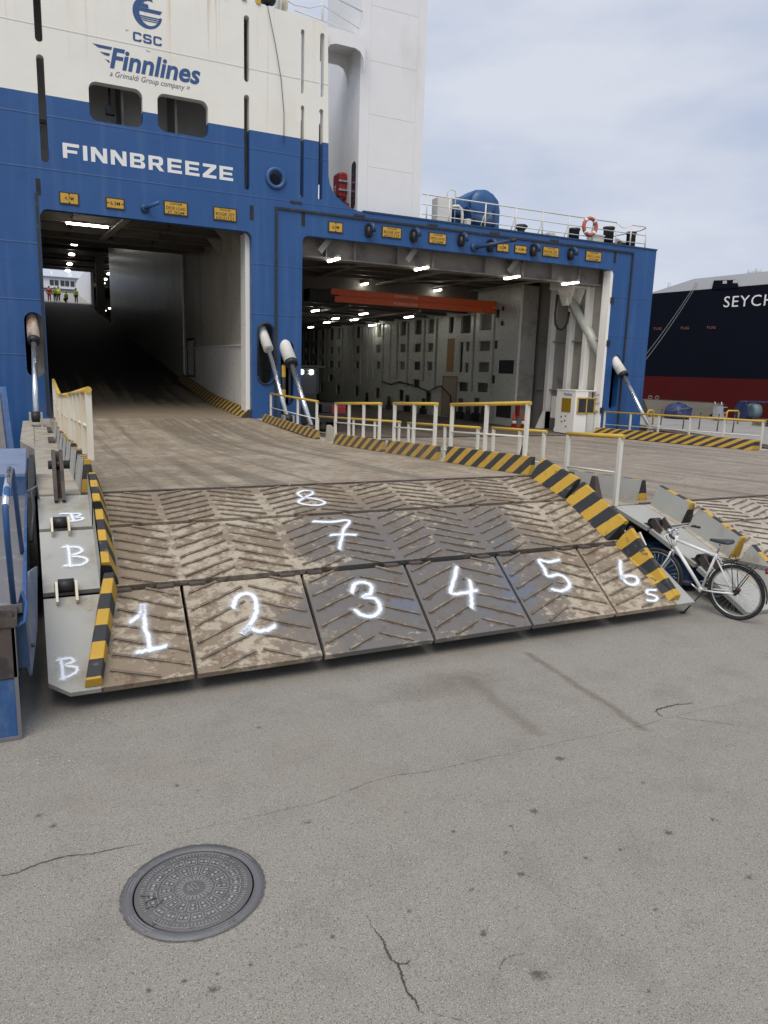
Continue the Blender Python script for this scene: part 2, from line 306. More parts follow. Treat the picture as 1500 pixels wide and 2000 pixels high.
MT['spray'] = mdecal('white_spray_paint', (0.86, 0.91, 0.98), 0.97, 80, (0.18, 0.80), 0.42, 0.6)
MT['spray_haze'] = mdecal('thin_white_overspray', (0.84, 0.90, 0.98), 0.42, 120, (0.05, 1.0), 0.35, 0.6)
MT['crack'] = mdecal('asphalt_crack', (0.05, 0.047, 0.043), 0.85, 45, (0.25, 0.7), 0.75)
MT['hairline'] = mdecal('asphalt_joint', (0.10, 0.095, 0.085), 0.6, 22, (0.40, 0.95), 1.0)
MT['oil'] = mdecal('oil_spot', (0.085, 0.08, 0.075), 0.6, 38, (0.40, 1.0), 1.0)
MT['grime'] = mdecal('rusty_grime', (0.11, 0.075, 0.05), 0.48, 14, (0.35, 1.1), 0.9)
MT['brown_stain'] = mdecal('brown_stain', (0.20, 0.155, 0.105), 0.32, 9, (0.15, 1.0), 0.45)
MT['speck'] = mdecal('pale_speck', (0.62, 0.60, 0.56), 0.8, 60, (0.15, 0.6), 0.3)
MT['faint_stain'] = mdecal('faint_brown_stain', (0.22, 0.175, 0.12), 0.24, 9, (0.1, 1.1), 0.5)
MT['scuff'] = mdecal('pale_scuff', (0.60, 0.58, 0.54), 0.8, 32, (0.92, 1.05), 1.1)
MT['st_guard'] = mstripe('guard_stripes', 'Y', 0.47, 0.9, wear=0.42, phase=0.33)
MT['st_guard_worn'] = mstripe('scuffed_guard_stripes', 'Y', 0.44, 0.9, wear=0.55, phase=0.18)
MT['st_curb'] = mstripe('muddy_kerb_stripes', 'Y', 0.40, 1.15, wear=0.3, dirt=0.5)
MT['st_curb_far'] = mstripe('tunnel_kerb_stripes', 'Y', 0.55, 1.0, wear=0.1, dirt=0.25)
MT['st_curb_clean'] = mstripe('kerb_stripes', 'Y', 0.40, 1.15, wear=0.35, dirt=0.15)
MT['st_far'] = mstripe('far_kerb_stripes', 'Y', 0.50, 1.9, wear=0.08, dirt=0.15)
MT['st_z'] = mstripe('post_stripes', 'Z', 0.85, 0, wear=0.1)

# ------------------------------------------------------------------ mesh builder
class M:
    def __init__(s): s.v = []; s.f = []; s.sm = []; s.e = None
    def add(s, vs, fs, smooth=False):
        o = len(s.v); s.v += [Vector(p) for p in vs]
        for f in fs: s.f.append(tuple(i + o for i in f)); s.sm.append(smooth)
        return s
    def box(s, x0, x1, y0, y1, z0, z1):
        return s.add([(x, y, z) for z in (z0, z1) for y in (y0, y1) for x in (x0, x1)],
                     [(0, 2, 3, 1), (4, 5, 7, 6), (0, 1, 5, 4), (2, 6, 7, 3), (0, 4, 6, 2), (1, 3, 7, 5)])
    def hexa(s, a, b):     # two quads a (4 pts), b (4 pts) joined
        return s.add(list(a) + list(b), [(3, 2, 1, 0), (4, 5, 6, 7)] + [(i, (i + 1) % 4, 4 + (i + 1) % 4, 4 + i) for i in range(4)])
    def prism(s, poly, d):  # poly: list of 3D pts, extruded along d
        n = len(poly); d = Vector(d)
        return s.add([Vector(p) for p in poly] + [Vector(p) + d for p in poly],
                     [tuple(range(n))[::-1], tuple(range(n, 2 * n))] + [(i, (i + 1) % n, n + (i + 1) % n, n + i) for i in range(n)])
    def bar(s, a, b, w, h, up=(0, 0, 1)):
        a, b = Vector(a), Vector(b); d = (b - a).normalized(); u = Vector(up)
        sd_ = d.cross(u).normalized() * w / 2; uu = sd_.cross(d).normalized() * h / 2
        return s.hexa([a - sd_ - uu, a + sd_ - uu, a + sd_ + uu, a - sd_ + uu], [b - sd_ - uu, b + sd_ - uu, b + sd_ + uu, b - sd_ + uu])
    def tube(s, a, b, r, r2=None, n=12):
        return s.path([a, b], r, n, r2)
    def path(s, pts, r, n=8, r2=None):
        pts = [Vector(p) for p in pts]; r2 = r if r2 is None else r2
        rings = []; u = None
        for i, p in enumerate(pts):
            t = ((pts[min(i + 1, len(pts) - 1)] - pts[max(i - 1, 0)])).normalized()
            if u is None: u = t.orthogonal().normalized()
            u = (u - t * t.dot(u)).normalized(); w = t.cross(u)
            rr = r + (r2 - r) * i / (len(pts) - 1)
            rings.append([p + (u * math.cos(2 * math.pi * k / n) + w * math.sin(2 * math.pi * k / n)) * rr for k in range(n)])
        o = len(s.v)
        for q in rings: s.v += q
        for i in range(len(pts) - 1):
            for k in range(n):
                s.f.append((o + i * n + k, o + i * n + (k + 1) % n, o + (i + 1) * n + (k + 1) % n, o + (i + 1) * n + k)); s.sm.append(True)
        s.f.append(tuple(o + k for k in range(n))[::-1]); s.sm.append(False)
        e = o + (len(pts) - 1) * n; s.f.append(tuple(e + k for k in range(n))); s.sm.append(False)
        return s
    def lathe(s, prof, c, axis=(0, 0, 1), n=24, a0=0.0):   # prof: (r, h)
        ax = Vector(axis).normalized(); u = ax.orthogonal().normalized(); w = ax.cross(u); c = Vector(c); o = len(s.v)
        for r, h in prof:
            for k in range(n):
                a = 2 * math.pi * k / n + a0; s.v.append(c + ax * h + (u * math.cos(a) + w * math.sin(a)) * r)
        for i in range(len(prof) - 1):
            for k in range(n):
                s.f.append((o + i * n + k, o + i * n + (k + 1) % n, o + (i + 1) * n + (k + 1) % n, o + (i + 1) * n + k)); s.sm.append(True)
        for i, rev in ((0, True), (len(prof) - 1, False)):
            if prof[i][0] > 1e-5:
                q = tuple(o + i * n + k for k in range(n)); s.f.append(q[::-1] if rev else q); s.sm.append(False)
        return s
    def torus(s, c, axis, R_, r, n=32, m=8, flat=1.0):
        ax = Vector(axis).normalized(); u = ax.orthogonal().normalized(); w = ax.cross(u); c = Vector(c); o = len(s.v)
        for k in range(n):
            a = 2 * math.pi * k / n; d = u * math.cos(a) + w * math.sin(a)
            for j in range(m):
                b = 2 * math.pi * j / m; s.v.append(c + d * (R_ + r * math.cos(b)) + ax * r * math.sin(b) * flat)
        for k in range(n):
            for j in range(m):
                s.f.append((o + k * m + j, o + ((k + 1) % n) * m + j, o + ((k + 1) % n) * m + (j + 1) % m, o + k * m + (j + 1) % m)); s.sm.append(True)
        return s
    def mesh(s, name, off=(0, 0, 0)):
        off = Vector(off); me = bpy.data.meshes.new(name)
        me.from_pydata([tuple(p - off) for p in s.v], [], s.f)
        me.polygons.foreach_set('use_smooth', s.sm)
        if s.e is not None:
            at = me.attributes.new('edge', 'FLOAT', 'POINT'); at.data.foreach_set('value', s.e)
        else:
            bm = bmesh.new(); bm.from_mesh(me); bmesh.ops.recalc_face_normals(bm, faces=bm.faces[:]); bm.to_mesh(me); bm.free()
        me.update(); return me

ORG = {}
def tag(o, label=None, cat=None, group=None, kind=None):
    if label: o['label'] = label
    if cat: o['category'] = cat
    if group: o['group'] = group
    if kind: o['kind'] = kind
    return o
def root(name, label, cat, loc, group=None):
    o = bpy.data.objects.new(name, None); COL.objects.link(o); o.location = loc; o.empty_display_size = 0.2
    ORG[o.name] = Vector(loc); return tag(o, label, cat, group)
def part(name, m, mat, parent, label=None, bevel=0.0, kind=None):
    org = ORG[parent.name]
    o = bpy.data.objects.new(name, m.mesh(name, org)); COL.objects.link(o)
    o.data.materials.append(MT[mat]); o.parent = parent; ORG[o.name] = org
    if label: o['label'] = label
    if kind: o['kind'] = kind
    if bevel: bev(o, bevel)
    return o
def solo(name, label, cat, m, mat, loc, group=None, bevel=0.0):
    o = bpy.data.objects.new(name, m.mesh(name, loc)); COL.objects.link(o); o.location = loc
    o.data.materials.append(MT[mat]); ORG[o.name] = Vector(loc)
    if bevel: bev(o, bevel)
    return tag(o, label, cat, group)
def struct(name, m, mat, parent=None):
    o = bpy.data.objects.new(name, m.mesh(name)); COL.objects.link(o); o.data.materials.append(MT[mat]); ORG[o.name] = Vector((0, 0, 0))
    if parent: o.parent = parent
    else: o['kind'] = 'structure'
    return o
def bev(o, w):
    b = o.modifiers.new('bevel', 'BEVEL'); b.width = w; b.segments = 2; b.limit_method = 'ANGLE'
def copy_tree(o, loc, label=None):
    c = o.copy(); COL.objects.link(c); c.location = loc; ORG[c.name] = Vector(loc)
    if label: c['label'] = label
    for ch in list(o.children):
        d = ch.copy(); COL.objects.link(d); d.parent = c
        for g in list(ch.children):
            e = g.copy(); COL.objects.link(e); e.parent = d
    return c

# flat shapes with holes, through a filled 2D curve
def fill2d(loops, thick=0.0):
    cu = bpy.data.curves.new('tmp', 'CURVE'); cu.dimensions = '2D'; cu.fill_mode = 'BOTH'; cu.extrude = thick / 2
    for lp in loops:
        sp = cu.splines.new('POLY'); sp.points.add(len(lp) - 1); sp.use_cyclic_u = True
        for p, q in zip(sp.points, lp): p.co = (q[0], q[1], 0, 1)
    return _to_mesh(cu)
def _to_mesh(cu):
    ob = bpy.data.objects.new('tmp', cu); COL.objects.link(ob)
    dg = bpy.context.evaluated_depsgraph_get(); me = bpy.data.meshes.new_from_object(ob.evaluated_get(dg))
    vs = [v.co.copy() for v in me.vertices]; fs = [tuple(p.vertices) for p in me.polygons]
    bpy.data.objects.remove(ob); bpy.data.curves.remove(cu); bpy.data.meshes.remove(me)
    return vs, fs
def plate(m, loops, O, U, V, thick):
    """2D loops (outline first, then holes) as a plate from O, growing `thick` along U x V"""
    vs, fs = fill2d(loops, abs(thick)); O, U, V = Vector(O), Vector(U), Vector(V); n = U.cross(V)
    return m.add([O + U * p.x + V * p.y + n * (p.z + thick / 2) for p in vs], fs)
_T = {}
def text2d(s, bold=0.0, shear=0.0, space=1.0):
    k = (s, bold, shear, space)
    if k not in _T:
        cu = bpy.data.curves.new('tmp', 'FONT'); cu.body = s; cu.offset = bold; cu.shear = shear; cu.space_character = space
        cu.resolution_u = 3; cu.align_x = 'CENTER'
        vs, fs = _to_mesh(cu); xs = [v.x for v in vs]; ys = [v.y for v in vs]
        x0, x1, y0, y1 = min(xs), max(xs), min(ys), max(ys)
        _T[k] = ([((v.x - x0) / (x1 - x0), (v.y - y0) / (y1 - y0)) for v in vs], fs)
    return _T[k]
def text(m, s, O, U, V, w, h, bold=0.0, shear=0.0, space=1.0):
    vs, fs = text2d(s, bold, shear, space); O, U, V = Vector(O), Vector(U), Vector(V)
    return m.add([O + U * (a * w) + V * (b * h) for a, b in vs], fs)
def rrect(x0, x1, y0, y1, r, n=5, corners=(1, 1, 1, 1)):   # bl br tr tl
    out_ = []
    for (cx, cy, a0, k) in ((x0, y0, 180, 0), (x1, y0, 270, 1), (x1, y1, 0, 2), (x0, y1, 90, 3)):
        if not corners[k]: out_.append((cx, cy)); continue
        px = cx + (r if k in (0, 3) else -r); py = cy + (r if k in (0, 1) else -r)
        for i in range(n + 1):
            a = R(a0 + 90 * i / n); out_.append((px + r * math.cos(a), py + r * math.sin(a)))
    return out_
def ribbon(m, pts, w, fn, sub=4, wob=0.0, taper=False):
    """strip with 'edge' 0 in the middle and 1 at the rim; pts 2D, fn maps 2D to 3D"""
    if m.e is None: m.e = []
    P = [Vector(p) for p in pts]; q = []
    for i in range(len(P) - 1):
        p0, p1, p2, p3 = P[max(i - 1, 0)], P[i], P[i + 1], P[min(i + 2, len(P) - 1)]
        for k in range(sub):
            t = k / sub
            q.append(0.5 * (2 * p1 + (p2 - p0) * t + (2 * p0 - 5 * p1 + 4 * p2 - p3) * t * t + (3 * p1 - p0 - 3 * p2 + p3) * t ** 3))
    q.append(P[-1])
    t0 = (q[0] - q[1]).normalized() * w * 0.5; t1 = (q[-1] - q[-2]).normalized() * w * 0.5
    q = [q[0] + t0] + q + [q[-1] + t1]
    o = len(m.v); n = len(q)
    for i, p in enumerate(q):
        d = (q[min(i + 1, n - 1)] - q[max(i - 1, 0)]).normalized(); s_ = Vector((-d.y, d.x))
        ww = w * (1 + random.uniform(-wob, wob)) / 2
        if taper: ww *= max(0.15, 1 - abs(2 * i / (n - 1) - 1) ** 3)
        c = p + s_ * random.uniform(-wob, wob) * w * 0.8
        end = 1.0 if i in (0, n - 1) else 0.0
        for k, e in ((-1, 1.0), (0, end), (1, 1.0)):
            m.v.append(Vector(fn(c + s_ * ww * k))); m.e.append(e)
    for i in range(n - 1):
        for k in (0, 1):
            a = o + i * 3 + k; m.f.append((a, a + 1, a + 4, a + 3)); m.sm.append(False)
    return m
def blot(m, x, y, rx, ry, z, n=18):
    if m.e is None: m.e = []
    o = len(m.v); m.v.append(Vector((x, y, z))); m.e.append(0.0)
    for k in range(n):
        a = 2 * math.pi * k / n; f = random.uniform(0.75, 1.15); m.v.append(Vector((x + rx * f * math.cos(a), y + ry * f * math.sin(a), z))); m.e.append(1.0)
    for k in range(n): m.f.append((o, o + 1 + k, o + 1 + (k + 1) % n)); m.sm.append(False)
    return m
XA, YA, ZA = Vector((1, 0, 0)), Vector((0, 1, 0)), Vector((0, 0, 1))

# ================================================================== THE SETTING
g = M(); vs, fs = fill2d([[(-150, -60), (79.3, -60), (44.9, 60), (39.0, 60), (25.6, 15), (-150, 15)]])
g.add([(p.x, p.y, 0) for p in vs], fs)
ground = struct('quay_ground', g, 'asphalt')
g = M()
for a, b in (((-150, 15), (25.6, 15)), ((25.6, 15), (39.0, 60)), ((39.0, 60), (44.9, 60))):
    g.add([(*a, 0.0), (*b, 0.0), (*b, -4), (*a, -4)], [(0, 1, 2, 3)])
struct('quay_wall', g, 'wood', ground)
w = M().add([(-900, 14, -2.6), (900, 14, -2.6), (900, 1800, -2.6), (-900, 1800, -2.6)], [(0, 1, 2, 3)])
w.add([(79, -60, -2.61), (900, -60, -2.61), (900, 14, -2.61), (57, 14, -2.61)], [(0, 1, 2, 3)])
struct('water', w, 'water')
# lighter concrete of the pier on the far side of the berth, and its rusty rail and timber strips along the edge
def pe(s, off, z): return (25.6 + 13.4 * s + off, 15 + 45 * s, z)
g = M().add([pe(0.12, 2.2, .004), pe(0.99, 2.2, .004), (44.5, 59.6, .004), (57.6, 15, .004), (40, 15, .004)], [(0, 1, 2, 3, 4)])
struct('pier_paving', g, 'quay_grey')
for off, ww, hh, mt in ((0.2, 0.5, 0.22, 'wood'), (1.15, 0.16, 0.14, 'rusty'), (1.75, 0.3, 0.1, 'wood'), (2.05, 0.12, 0.12, 'rusty')):
    struct('pier_edge_rail', M().hexa([pe(.05, off, .004), pe(.99, off, .004), pe(.99, off + ww, .004), pe(.05, off + ww, .004)],
           [pe(.05, off, hh), pe(.99, off, hh), pe(.99, off + ww, hh), pe(.05, off + ww, hh)]), mt, ground)
gz = lambda p: (p[0], p[1], 0.004)
CR = [([(-0.36, 4.26), (-0.308, 4.257), (-0.229, 4.247), (-0.157, 4.269), (-0.082, 4.287), (0.056, 4.291), (0.196, 4.258), (0.356, 4.256), (0.473, 4.241)], .016, 'crack'),
 ([(0.473, 4.241), (0.661, 4.264), (1.065, 4.254), (1.41, 4.249), (1.608, 4.246), (2.157, 4.348), (2.492, 4.304), (2.934, 4.3), (3.376, 4.286), (3.827, 4.28), (4.236, 4.254), (4.544, 4.252), (4.83, 4.273), (5.199, 4.273), (5.733, 4.255), (6.6, 4.254)], .013, 'hairline'),
 ([(1.489, 3.146), (1.481, 3.029), (1.498, 2.955), (1.49, 2.93), (1.475, 2.845), (1.495, 2.784), (1.477, 2.706), (1.465, 2.614), (1.473, 2.563), (1.466, 2.513), (1.48, 2.477)], .022, 'crack'),
 ([(1.495, 2.79), (1.53, 2.775), (1.56, 2.785)], .014, 'crack'),
 ([(1.52, 2.46), (1.60, 2.40), (1.64, 2.36)], .012, 'hairline'),
 ([(4.83, 4.30), (4.85, 4.396), (4.922, 4.436), (5.039, 4.445), (5.161, 4.441), (5.317, 4.407)], .03, 'crack'),
 ([(4.9, 4.33), (5.0, 4.2), (5.2, 4.05), (5.35, 3.9)], .02, 'hairline'),
 ([(1.9, 2.52), (2.0, 2.60), (2.1, 2.60)], .012, 'hairline')]
for pts, ww, mt in CR:
    m = ribbon(M(), pts, ww, gz, 7, 0.35, True); struct('ground_crack', m, mt, ground)
ST = [(2.92, 3.59, .05), (2.68, 3.51, .025), (2.3, 3.61, .024), (2.49, 3.3, .026), (2.46, 3.1, .036), (2.12, 3.1, .024), (2.0, 2.79, .036), (2.1, 2.45, .07), (3.59, 3.06, .04), (2.98, 2.56, .022), (2.92, 3.06, .03), (3.18, 3.04, .027), (3.99, 3.04, .03), (1.71, 3.09, .026), (2.61, 3.83, .023), (2.11, 3.91, .016), (3.53, 4.08, .06), (3.88, 3.57, .03), (2.53, 2.16, .02), (3.71, 2.54, .03), (-.1, 4.79, .04), (-.02, 4.64, .038), (1.53, 5.42, .035), (.78, 4.81, .033), (.89, 4.69, .029), (.82, 3.07, .024), (1.26, 3.08, .026), (.66, 3.08, .02), (.35, 3.11, .024), (.51, 3.1, .02), (.63, 3.0, .045), (.16, 3.53, .02), (1.09, 3.1, .014), (1.47, 4.06, .04)]
for x, y, r_ in ST:
    struct('oil_spot', blot(M(), x, y, r_ * 1.5, r_ * 1.3, 0.006), 'oil', ground)
m = ribbon(M(), [(4.606, 5.95), (4.582, 5.549), (4.569, 5.254), (4.541, 4.926), (4.548, 4.694), (4.5, 4.2)], .17, gz, 4, .12); struct('brown_streak', m, 'brown_stain', ground)
m = blot(M(), 3.45, 5.55, 1.1, .5, .005); struct('brown_streak', m, 'faint_stain', ground)
m = ribbon(M(), [(3.65, 5.6), (3.64, 5.1), (3.62, 4.5)], .3, gz, 4, .12); struct('brown_streak', m, 'faint_stain', ground)
def specks(x0, y0, x1, y1, n, spread, big=.016):
    m = M()
    for k in range(n):
        f = random.random(); blot(m, x0 + (x1 - x0) * f + random.gauss(0, spread), y0 + (y1 - y0) * f + random.gauss(0, spread), random.uniform(.004, big), random.uniform(.003, big * .7), .005, 8)
    struct('pale_speck', m, 'speck', ground)
specks(-.3, 6.1, 1.0, 5.98, 60, .06); specks(-.25, 5.6, .3, 5.3, 25, .06, .02); specks(4.06, 4.83, 4.28, 4.3, 45, .03); specks(1.08, 3.62, 1.28, 3.53, 14, .008, .01); specks(1.4, 5.86, 1.55, 5.76, 12, .02); specks(5.2, 6.05, 5.3, 6.0, 10, .03); specks(0, 3, 5, 5.5, 120, .8, .009)

# ================================================================== THE FERRY
YT = 24.8                                     # stern face
ship = root('cargo_ferry', 'blue and white ro-ro ferry with open stern doors and the name FINNBREEZE', 'ship', (11.2, YT, 0))
def slot(x, z0, z1, w_): return rrect(x - w_ / 2, x + w_ / 2, z0, z1, w_ / 2, 5)
def oval(x, z0, z1, w_): return rrect(x - w_ / 2, x + w_ / 2, z0, z1, w_ / 2 - .001, 7)
outline = [(-2.0, -2.6), (24.4, -2.6), (24.4, 8.24), (10.75, 8.24), (10.5, 8.27), (10.2, 8.36), (9.95, 8.49), (9.75, 8.62), (9.6, 8.78), (9.5, 8.98), (9.44, 9.23), (9.34, 13.72), (9.2, 13.88), (6.6, 13.96), (-2.0, 14.05)]
doorL = rrect(.5, 6.8, 1.02, 7.19, .22, 4, (0, 0, 1, 1)); doorR = rrect(8.54, 22.15, .40, 7.27, .22, 4, (0, 0, 1, 1))
holes = [doorL, doorR]
SL = [(.72, 11.62, 13.75, .20), (.72, 8.47, 11.30, .20), (6.645, 11.65, 13.54, .17), (6.64, 8.46, 11.28, .17), (8.48, 11.63, 13.52, .12), (8.5, 8.45, 11.28, .12), (9.15, 11.64, 13.55, .15), (9.15, 8.45, 11.28, .15)]
for x, a, b, w_ in SL: holes.append(slot(x, a, b, w_))
holes += [rrect(1.97, 3.47, 9.8, 10.86, .22, 5), rrect(3.9, 5.42, 9.81, 10.87, .22, 5)]
HO = [(.17, 2.35, 4.25, .50), (7.28, 2.3, 4.3, .52), (8.03, 1.55, 3.78, .46), (22.72, 1.5, 3.85, .42)]
for x, a, b, w_ in HO: holes.append(oval(x, a, b, w_))
holes.append([(7.595 + .26 * math.cos(R(a)), 8.93 + .21 * math.sin(R(a))) for a in range(0, 360, 20)])
part('stern_wall', plate(M(), [outline] + holes, (0, YT + .3, 0), XA, ZA, .3), 'hull', ship)
# rims of openings
for x, a, b, w_ in HO[1:2]:
    lp = oval(x, a - .02, b + .02, w_ + .04); part('opening_rim', M().path([(p[0], YT - .02, p[1]) for p in lp] + [(lp[0][0], YT - .02, lp[0][1])], .035, 6), 'seal', ship)
for x0, x1, z0, z1 in ((-.6, .09, 1.2, 5.2), (7.21, 8.29, 1.0, 5.2), (22.5, 23.2, .9, 5.0)):
    part('recess_dark_box', M().box(x0, x1, 26.8, 26.9, z0, z1).box(x0, x1, 25.1, 26.8, z1, z1 + .1).box(x0, x0 + .02, 25.1, 26.8, z0, z1), 'void', ship)  # near-black boxes added so the openings read dark, with no daylight behind
part('hawse_ring', M().torus((7.595, YT - .02, 8.93), (0, 1, 0), .28, .07, 36, 10), 'blue', ship)
for x, z in ((.5, 7.78), (6.79, 7.78), (8.56, 7.78), (22.15, 7.77)):
    part('guide_slot', M().box(x - .06, x + .06, YT - .012, YT + .02, z - .22, z + .22), 'void', ship)
for x, z in ((10.6, 8.12), (13.5, 8.12), (16.2, 8.12), (19.0, 8.12), (8.3, 8.28)):
    part('edge_lug', M().box(x - .2, x + .2, YT - .03, YT + .02, z - .04, z + .03), 'seal', ship)
# weathered seal groove round the right door, and the edge of the mooring deck
part('door_seal', M().box(7.58, 23.14, YT - .05, YT + .01, 7.99, 8.06).box(7.58, 7.66, YT - .05, YT + .01, .4, 7.99).box(23.06, 23.14, YT - .05, YT + .01, .4, 7.99), 'seal', ship)
part('door_seal', M().box(.40, .47, YT - .03, YT + .01, 1.2, 7.6), 'seal', ship)
part('deck_edge', M().box(10.75, 24.42, YT - .03, YT + .25, 8.243, 8.30), 'blue_dark', ship)
for z in (6.05, 4.3): part('door_latch', M().box(22.1, 22.25, YT - .06, YT + .02, z - .12, z + .12), 'black', ship)
part('door_latch', M().box(22.05, 22.2, YT - .06, YT + .02, 1.35, 1.6), 'black', ship)
# lettering
def letters(name, s, x0, x1, z0, z1, mat, bold=0.0, shear=0.0, space=1.0, y=YT - .006, par=None, lab=None):
    return part(name, text(M(), s, (x0, y, z0), XA, ZA, x1 - x0, z1 - z0, bold, shear, space), mat, par or ship, lab)
T_ = .22
GL = {'F': [[(0, 0), (.30, 0), (.30, .36), (1.0, .36), (1.0, .56), (.30, .56), (.30, .78), (1.15, .78), (1.15, 1), (0, 1)]],
 'I': [[(0, 0), (.30, 0), (.30, 1), (0, 1)]],
 'N': [[(0, 0), (.29, 0), (.29, .62), (.82, 0), (1.15, 0), (1.15, 1), (.86, 1), (.86, .40), (.34, 1), (0, 1)]],
 'B': [[(0, 0), (.92, 0), (1.08, .07), (1.12, .2), (1.10, .36), (.98, .47), (.86, .51), (.98, .55), (1.07, .66), (1.07, .85), (1.0, .95), (.86, 1), (0, 1)], [(.30, .2), (.30, .40), (.78, .40), (.81, .3), (.78, .2)], [(.30, .60), (.30, .80), (.74, .80), (.77, .7), (.74, .60)]],
 'R': [[(0, 0), (.30, 0), (.30, .34), (.52, .34), (.82, 0), (1.18, 0), (.86, .36), (1.02, .42), (1.10, .55), (1.10, .82), (1.02, .95), (.88, 1), (0, 1)], [(.30, .54), (.30, .79), (.76, .79), (.80, .66), (.76, .54)]],
 'E': [[(0, 0), (1.12, 0), (1.12, .21), (.30, .21), (.30, .40), (1.04, .40), (1.04, .59), (.30, .59), (.30, .79), (1.10, .79), (1.10, 1), (0, 1)]],
 'Z': [[(0, 0), (1.1, 0), (1.1, .22), (.46, .22), (1.1, .78), (1.1, 1), (.02, 1), (.02, .78), (.64, .78), (0, .22)]],
 'C': [[(1.1, .30), (1.1, .14), (1.0, .03), (.85, 0), (.25, 0), (.08, .05), (0, .18), (0, .82), (.08, .95), (.25, 1), (.85, 1), (1.0, .97), (1.1, .86), (1.1, .70), (.84, .70), (.80, .80), (.34, .80), (.28, .74), (.28, .26), (.34, .20), (.80, .20), (.84, .30)]],
 'S': [[(0, .30), (.0, .14), (.1, .03), (.25, 0), (.85, 0), (1.02, .05), (1.1, .18), (1.1, .42), (1.02, .54), (.85, .59), (.32, .60), (.28, .68), (.32, .80), (.80, .80), (.82, .72), (1.08, .72), (1.08, .86), (1.0, .96), (.85, 1), (.25, 1), (.08, .95), (0, .82), (0, .58), (.08, .45), (.25, .40), (.78, .40), (.82, .30), (.78, .20), (.30, .20), (.27, .30)]]}
def block_letters(m, s, x0, x1, z0, z1, gap=.26):
    ws = [max(p[0] for p in GL[c][0]) for c in s]; k = (x1 - x0) / (sum(ws) + gap * (len(s) - 1)); x = x0
    for c, w_ in zip(s, ws):
        vs, fs = fill2d([[(px * k, py * (z1 - z0)) for px, py in lp] for lp in GL[c]])
        m.add([(x + p.x, YT - .006, z0 + p.y) for p in vs], fs); x += (w_ + gap) * k
    return m
part('name_lettering', block_letters(M(), 'FINNBREEZE', 1.2, 6.19, 8.66, 9.07), 'txt_white', ship)
letters('company_lettering', 'Finnlines', 2.58, 5.20, 11.29, 11.86, 'txt_blue', .028, .22)
letters('company_lettering', 'a Grimaldi Group company =', 2.57, 4.88, 11.03, 11.23, 'txt_grey', .0, .3)
part('company_lettering', block_letters(M(), 'CSC', 3.25, 4.07, 12.15, 12.40, .2), 'txt_blue', ship)
letters('company_lettering', 'BY', 3.06, 3.14, 12.37, 12.41, 'txt_grey')
letters('company_lettering', 'for', 3.62, 3.74, 11.93, 11.98, 'txt_grey')
wg = M()
for i, (x0, x1, z0, z1) in enumerate(((2.12, 2.66, 11.78, 11.86), (2.30, 2.60, 11.61, 11.68), (2.44, 2.54, 11.44, 11.50))):
    wg.add([(x0, YT - .006, z1), (x1, YT - .006, z1), (x1 - .03, YT - .006, z0), (x0 + .16, YT - .006, z0)], [(0, 1, 2, 3)])
part('wing_emblem', wg, 'txt_blue', ship)
lg = M(); cx, cz, ro = 3.68, 12.97, .42
arc = [(cx + ro * math.cos(R(a)), cz + ro * math.sin(R(a))) for a in range(70, 351, 10)]
arc += [(cx + .06 + (ro - .13) * math.cos(R(a)), cz + (ro - .09) * math.sin(R(a))) for a in range(350, 69, -10)]
lg.add([(x, YT - .006, z) for x, z in arc], [tuple(range(len(arc)))])
for dz, hh, x0, x1 in ((.02, .10, 3.42, 4.10), (-.12, .035, 3.44, 4.08), (-.17, .03, 3.46, 4.06), (-.22, .025, 3.48, 4.04)):
    lg.add([(x0, YT - .007, cz + dz + hh), (x1, YT - .007, cz + dz + hh), (x1 - .06, YT - .007, cz + dz), (x0 + .03, YT - .007, cz + dz)], [(0, 1, 2, 3)])
lg.add([(3.47, YT - .007, 13.10), (3.72, YT - .007, 13.10), (3.70, YT - .007, 13.2), (3.6, YT - .007, 13.2), (3.58, YT - .007, 13.26), (3.56, YT - .007, 13.2), (3.48, YT - .007, 13.17)], [tuple(range(7))])
part('ship_emblem', lg, 'txt_blue', ship)

# ---- tunnel behind the left door: a trunk ramp climbing to the weather deck
rz = lambda y: 2.04 + .12 * (y - 37)
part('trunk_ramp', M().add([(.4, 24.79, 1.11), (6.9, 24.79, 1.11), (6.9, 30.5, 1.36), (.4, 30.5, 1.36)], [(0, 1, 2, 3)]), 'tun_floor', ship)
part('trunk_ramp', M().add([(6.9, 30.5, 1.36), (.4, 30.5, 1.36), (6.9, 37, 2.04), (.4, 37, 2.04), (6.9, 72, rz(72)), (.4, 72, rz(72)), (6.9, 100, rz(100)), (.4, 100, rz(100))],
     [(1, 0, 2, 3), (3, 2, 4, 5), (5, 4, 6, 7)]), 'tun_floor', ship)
part('trunk_ramp', M().add([(-1.9, 100, rz(100)), (7.4, 100, rz(100)), (7.4, 130, rz(130)), (-1.9, 130, rz(130))], [(0, 1, 2, 3)]), 'quay_grey', ship)
part('trunk_wall', M().box(6.85, 7.05, 25.1, 37.3, .6, 3.6), 'int_white', ship)
part('trunk_wall', M().box(6.86, 7.05, 25.1, 37.3, 3.6, 7.95).box(6.87, 7.05, 33.5, 37.3, 7.95, 13.5), 'sooty', ship)
part('trunk_wall', M().box(6.80, 7.05, 37.3, 71.8, 1.4, 13.5), 'int_gloss', ship)
part('trunk_wall', M().box(.1, .42, 25.1, 100, .6, 13.5), 'int_grey', ship)
part('wall_coaming', M().box(6.80, 6.85, 25.12, 37.3, 3.58, 3.64), 'int_white', ship)
part('corner_post', M().box(6.66, 6.85, 25.12, 25.75, 1.15, 7.2), 'int_white', ship)
dr = part('side_door', M().box(6.83, 6.852, 34.75, 36.3, 2.35, 4.0), 'int_white', ship)
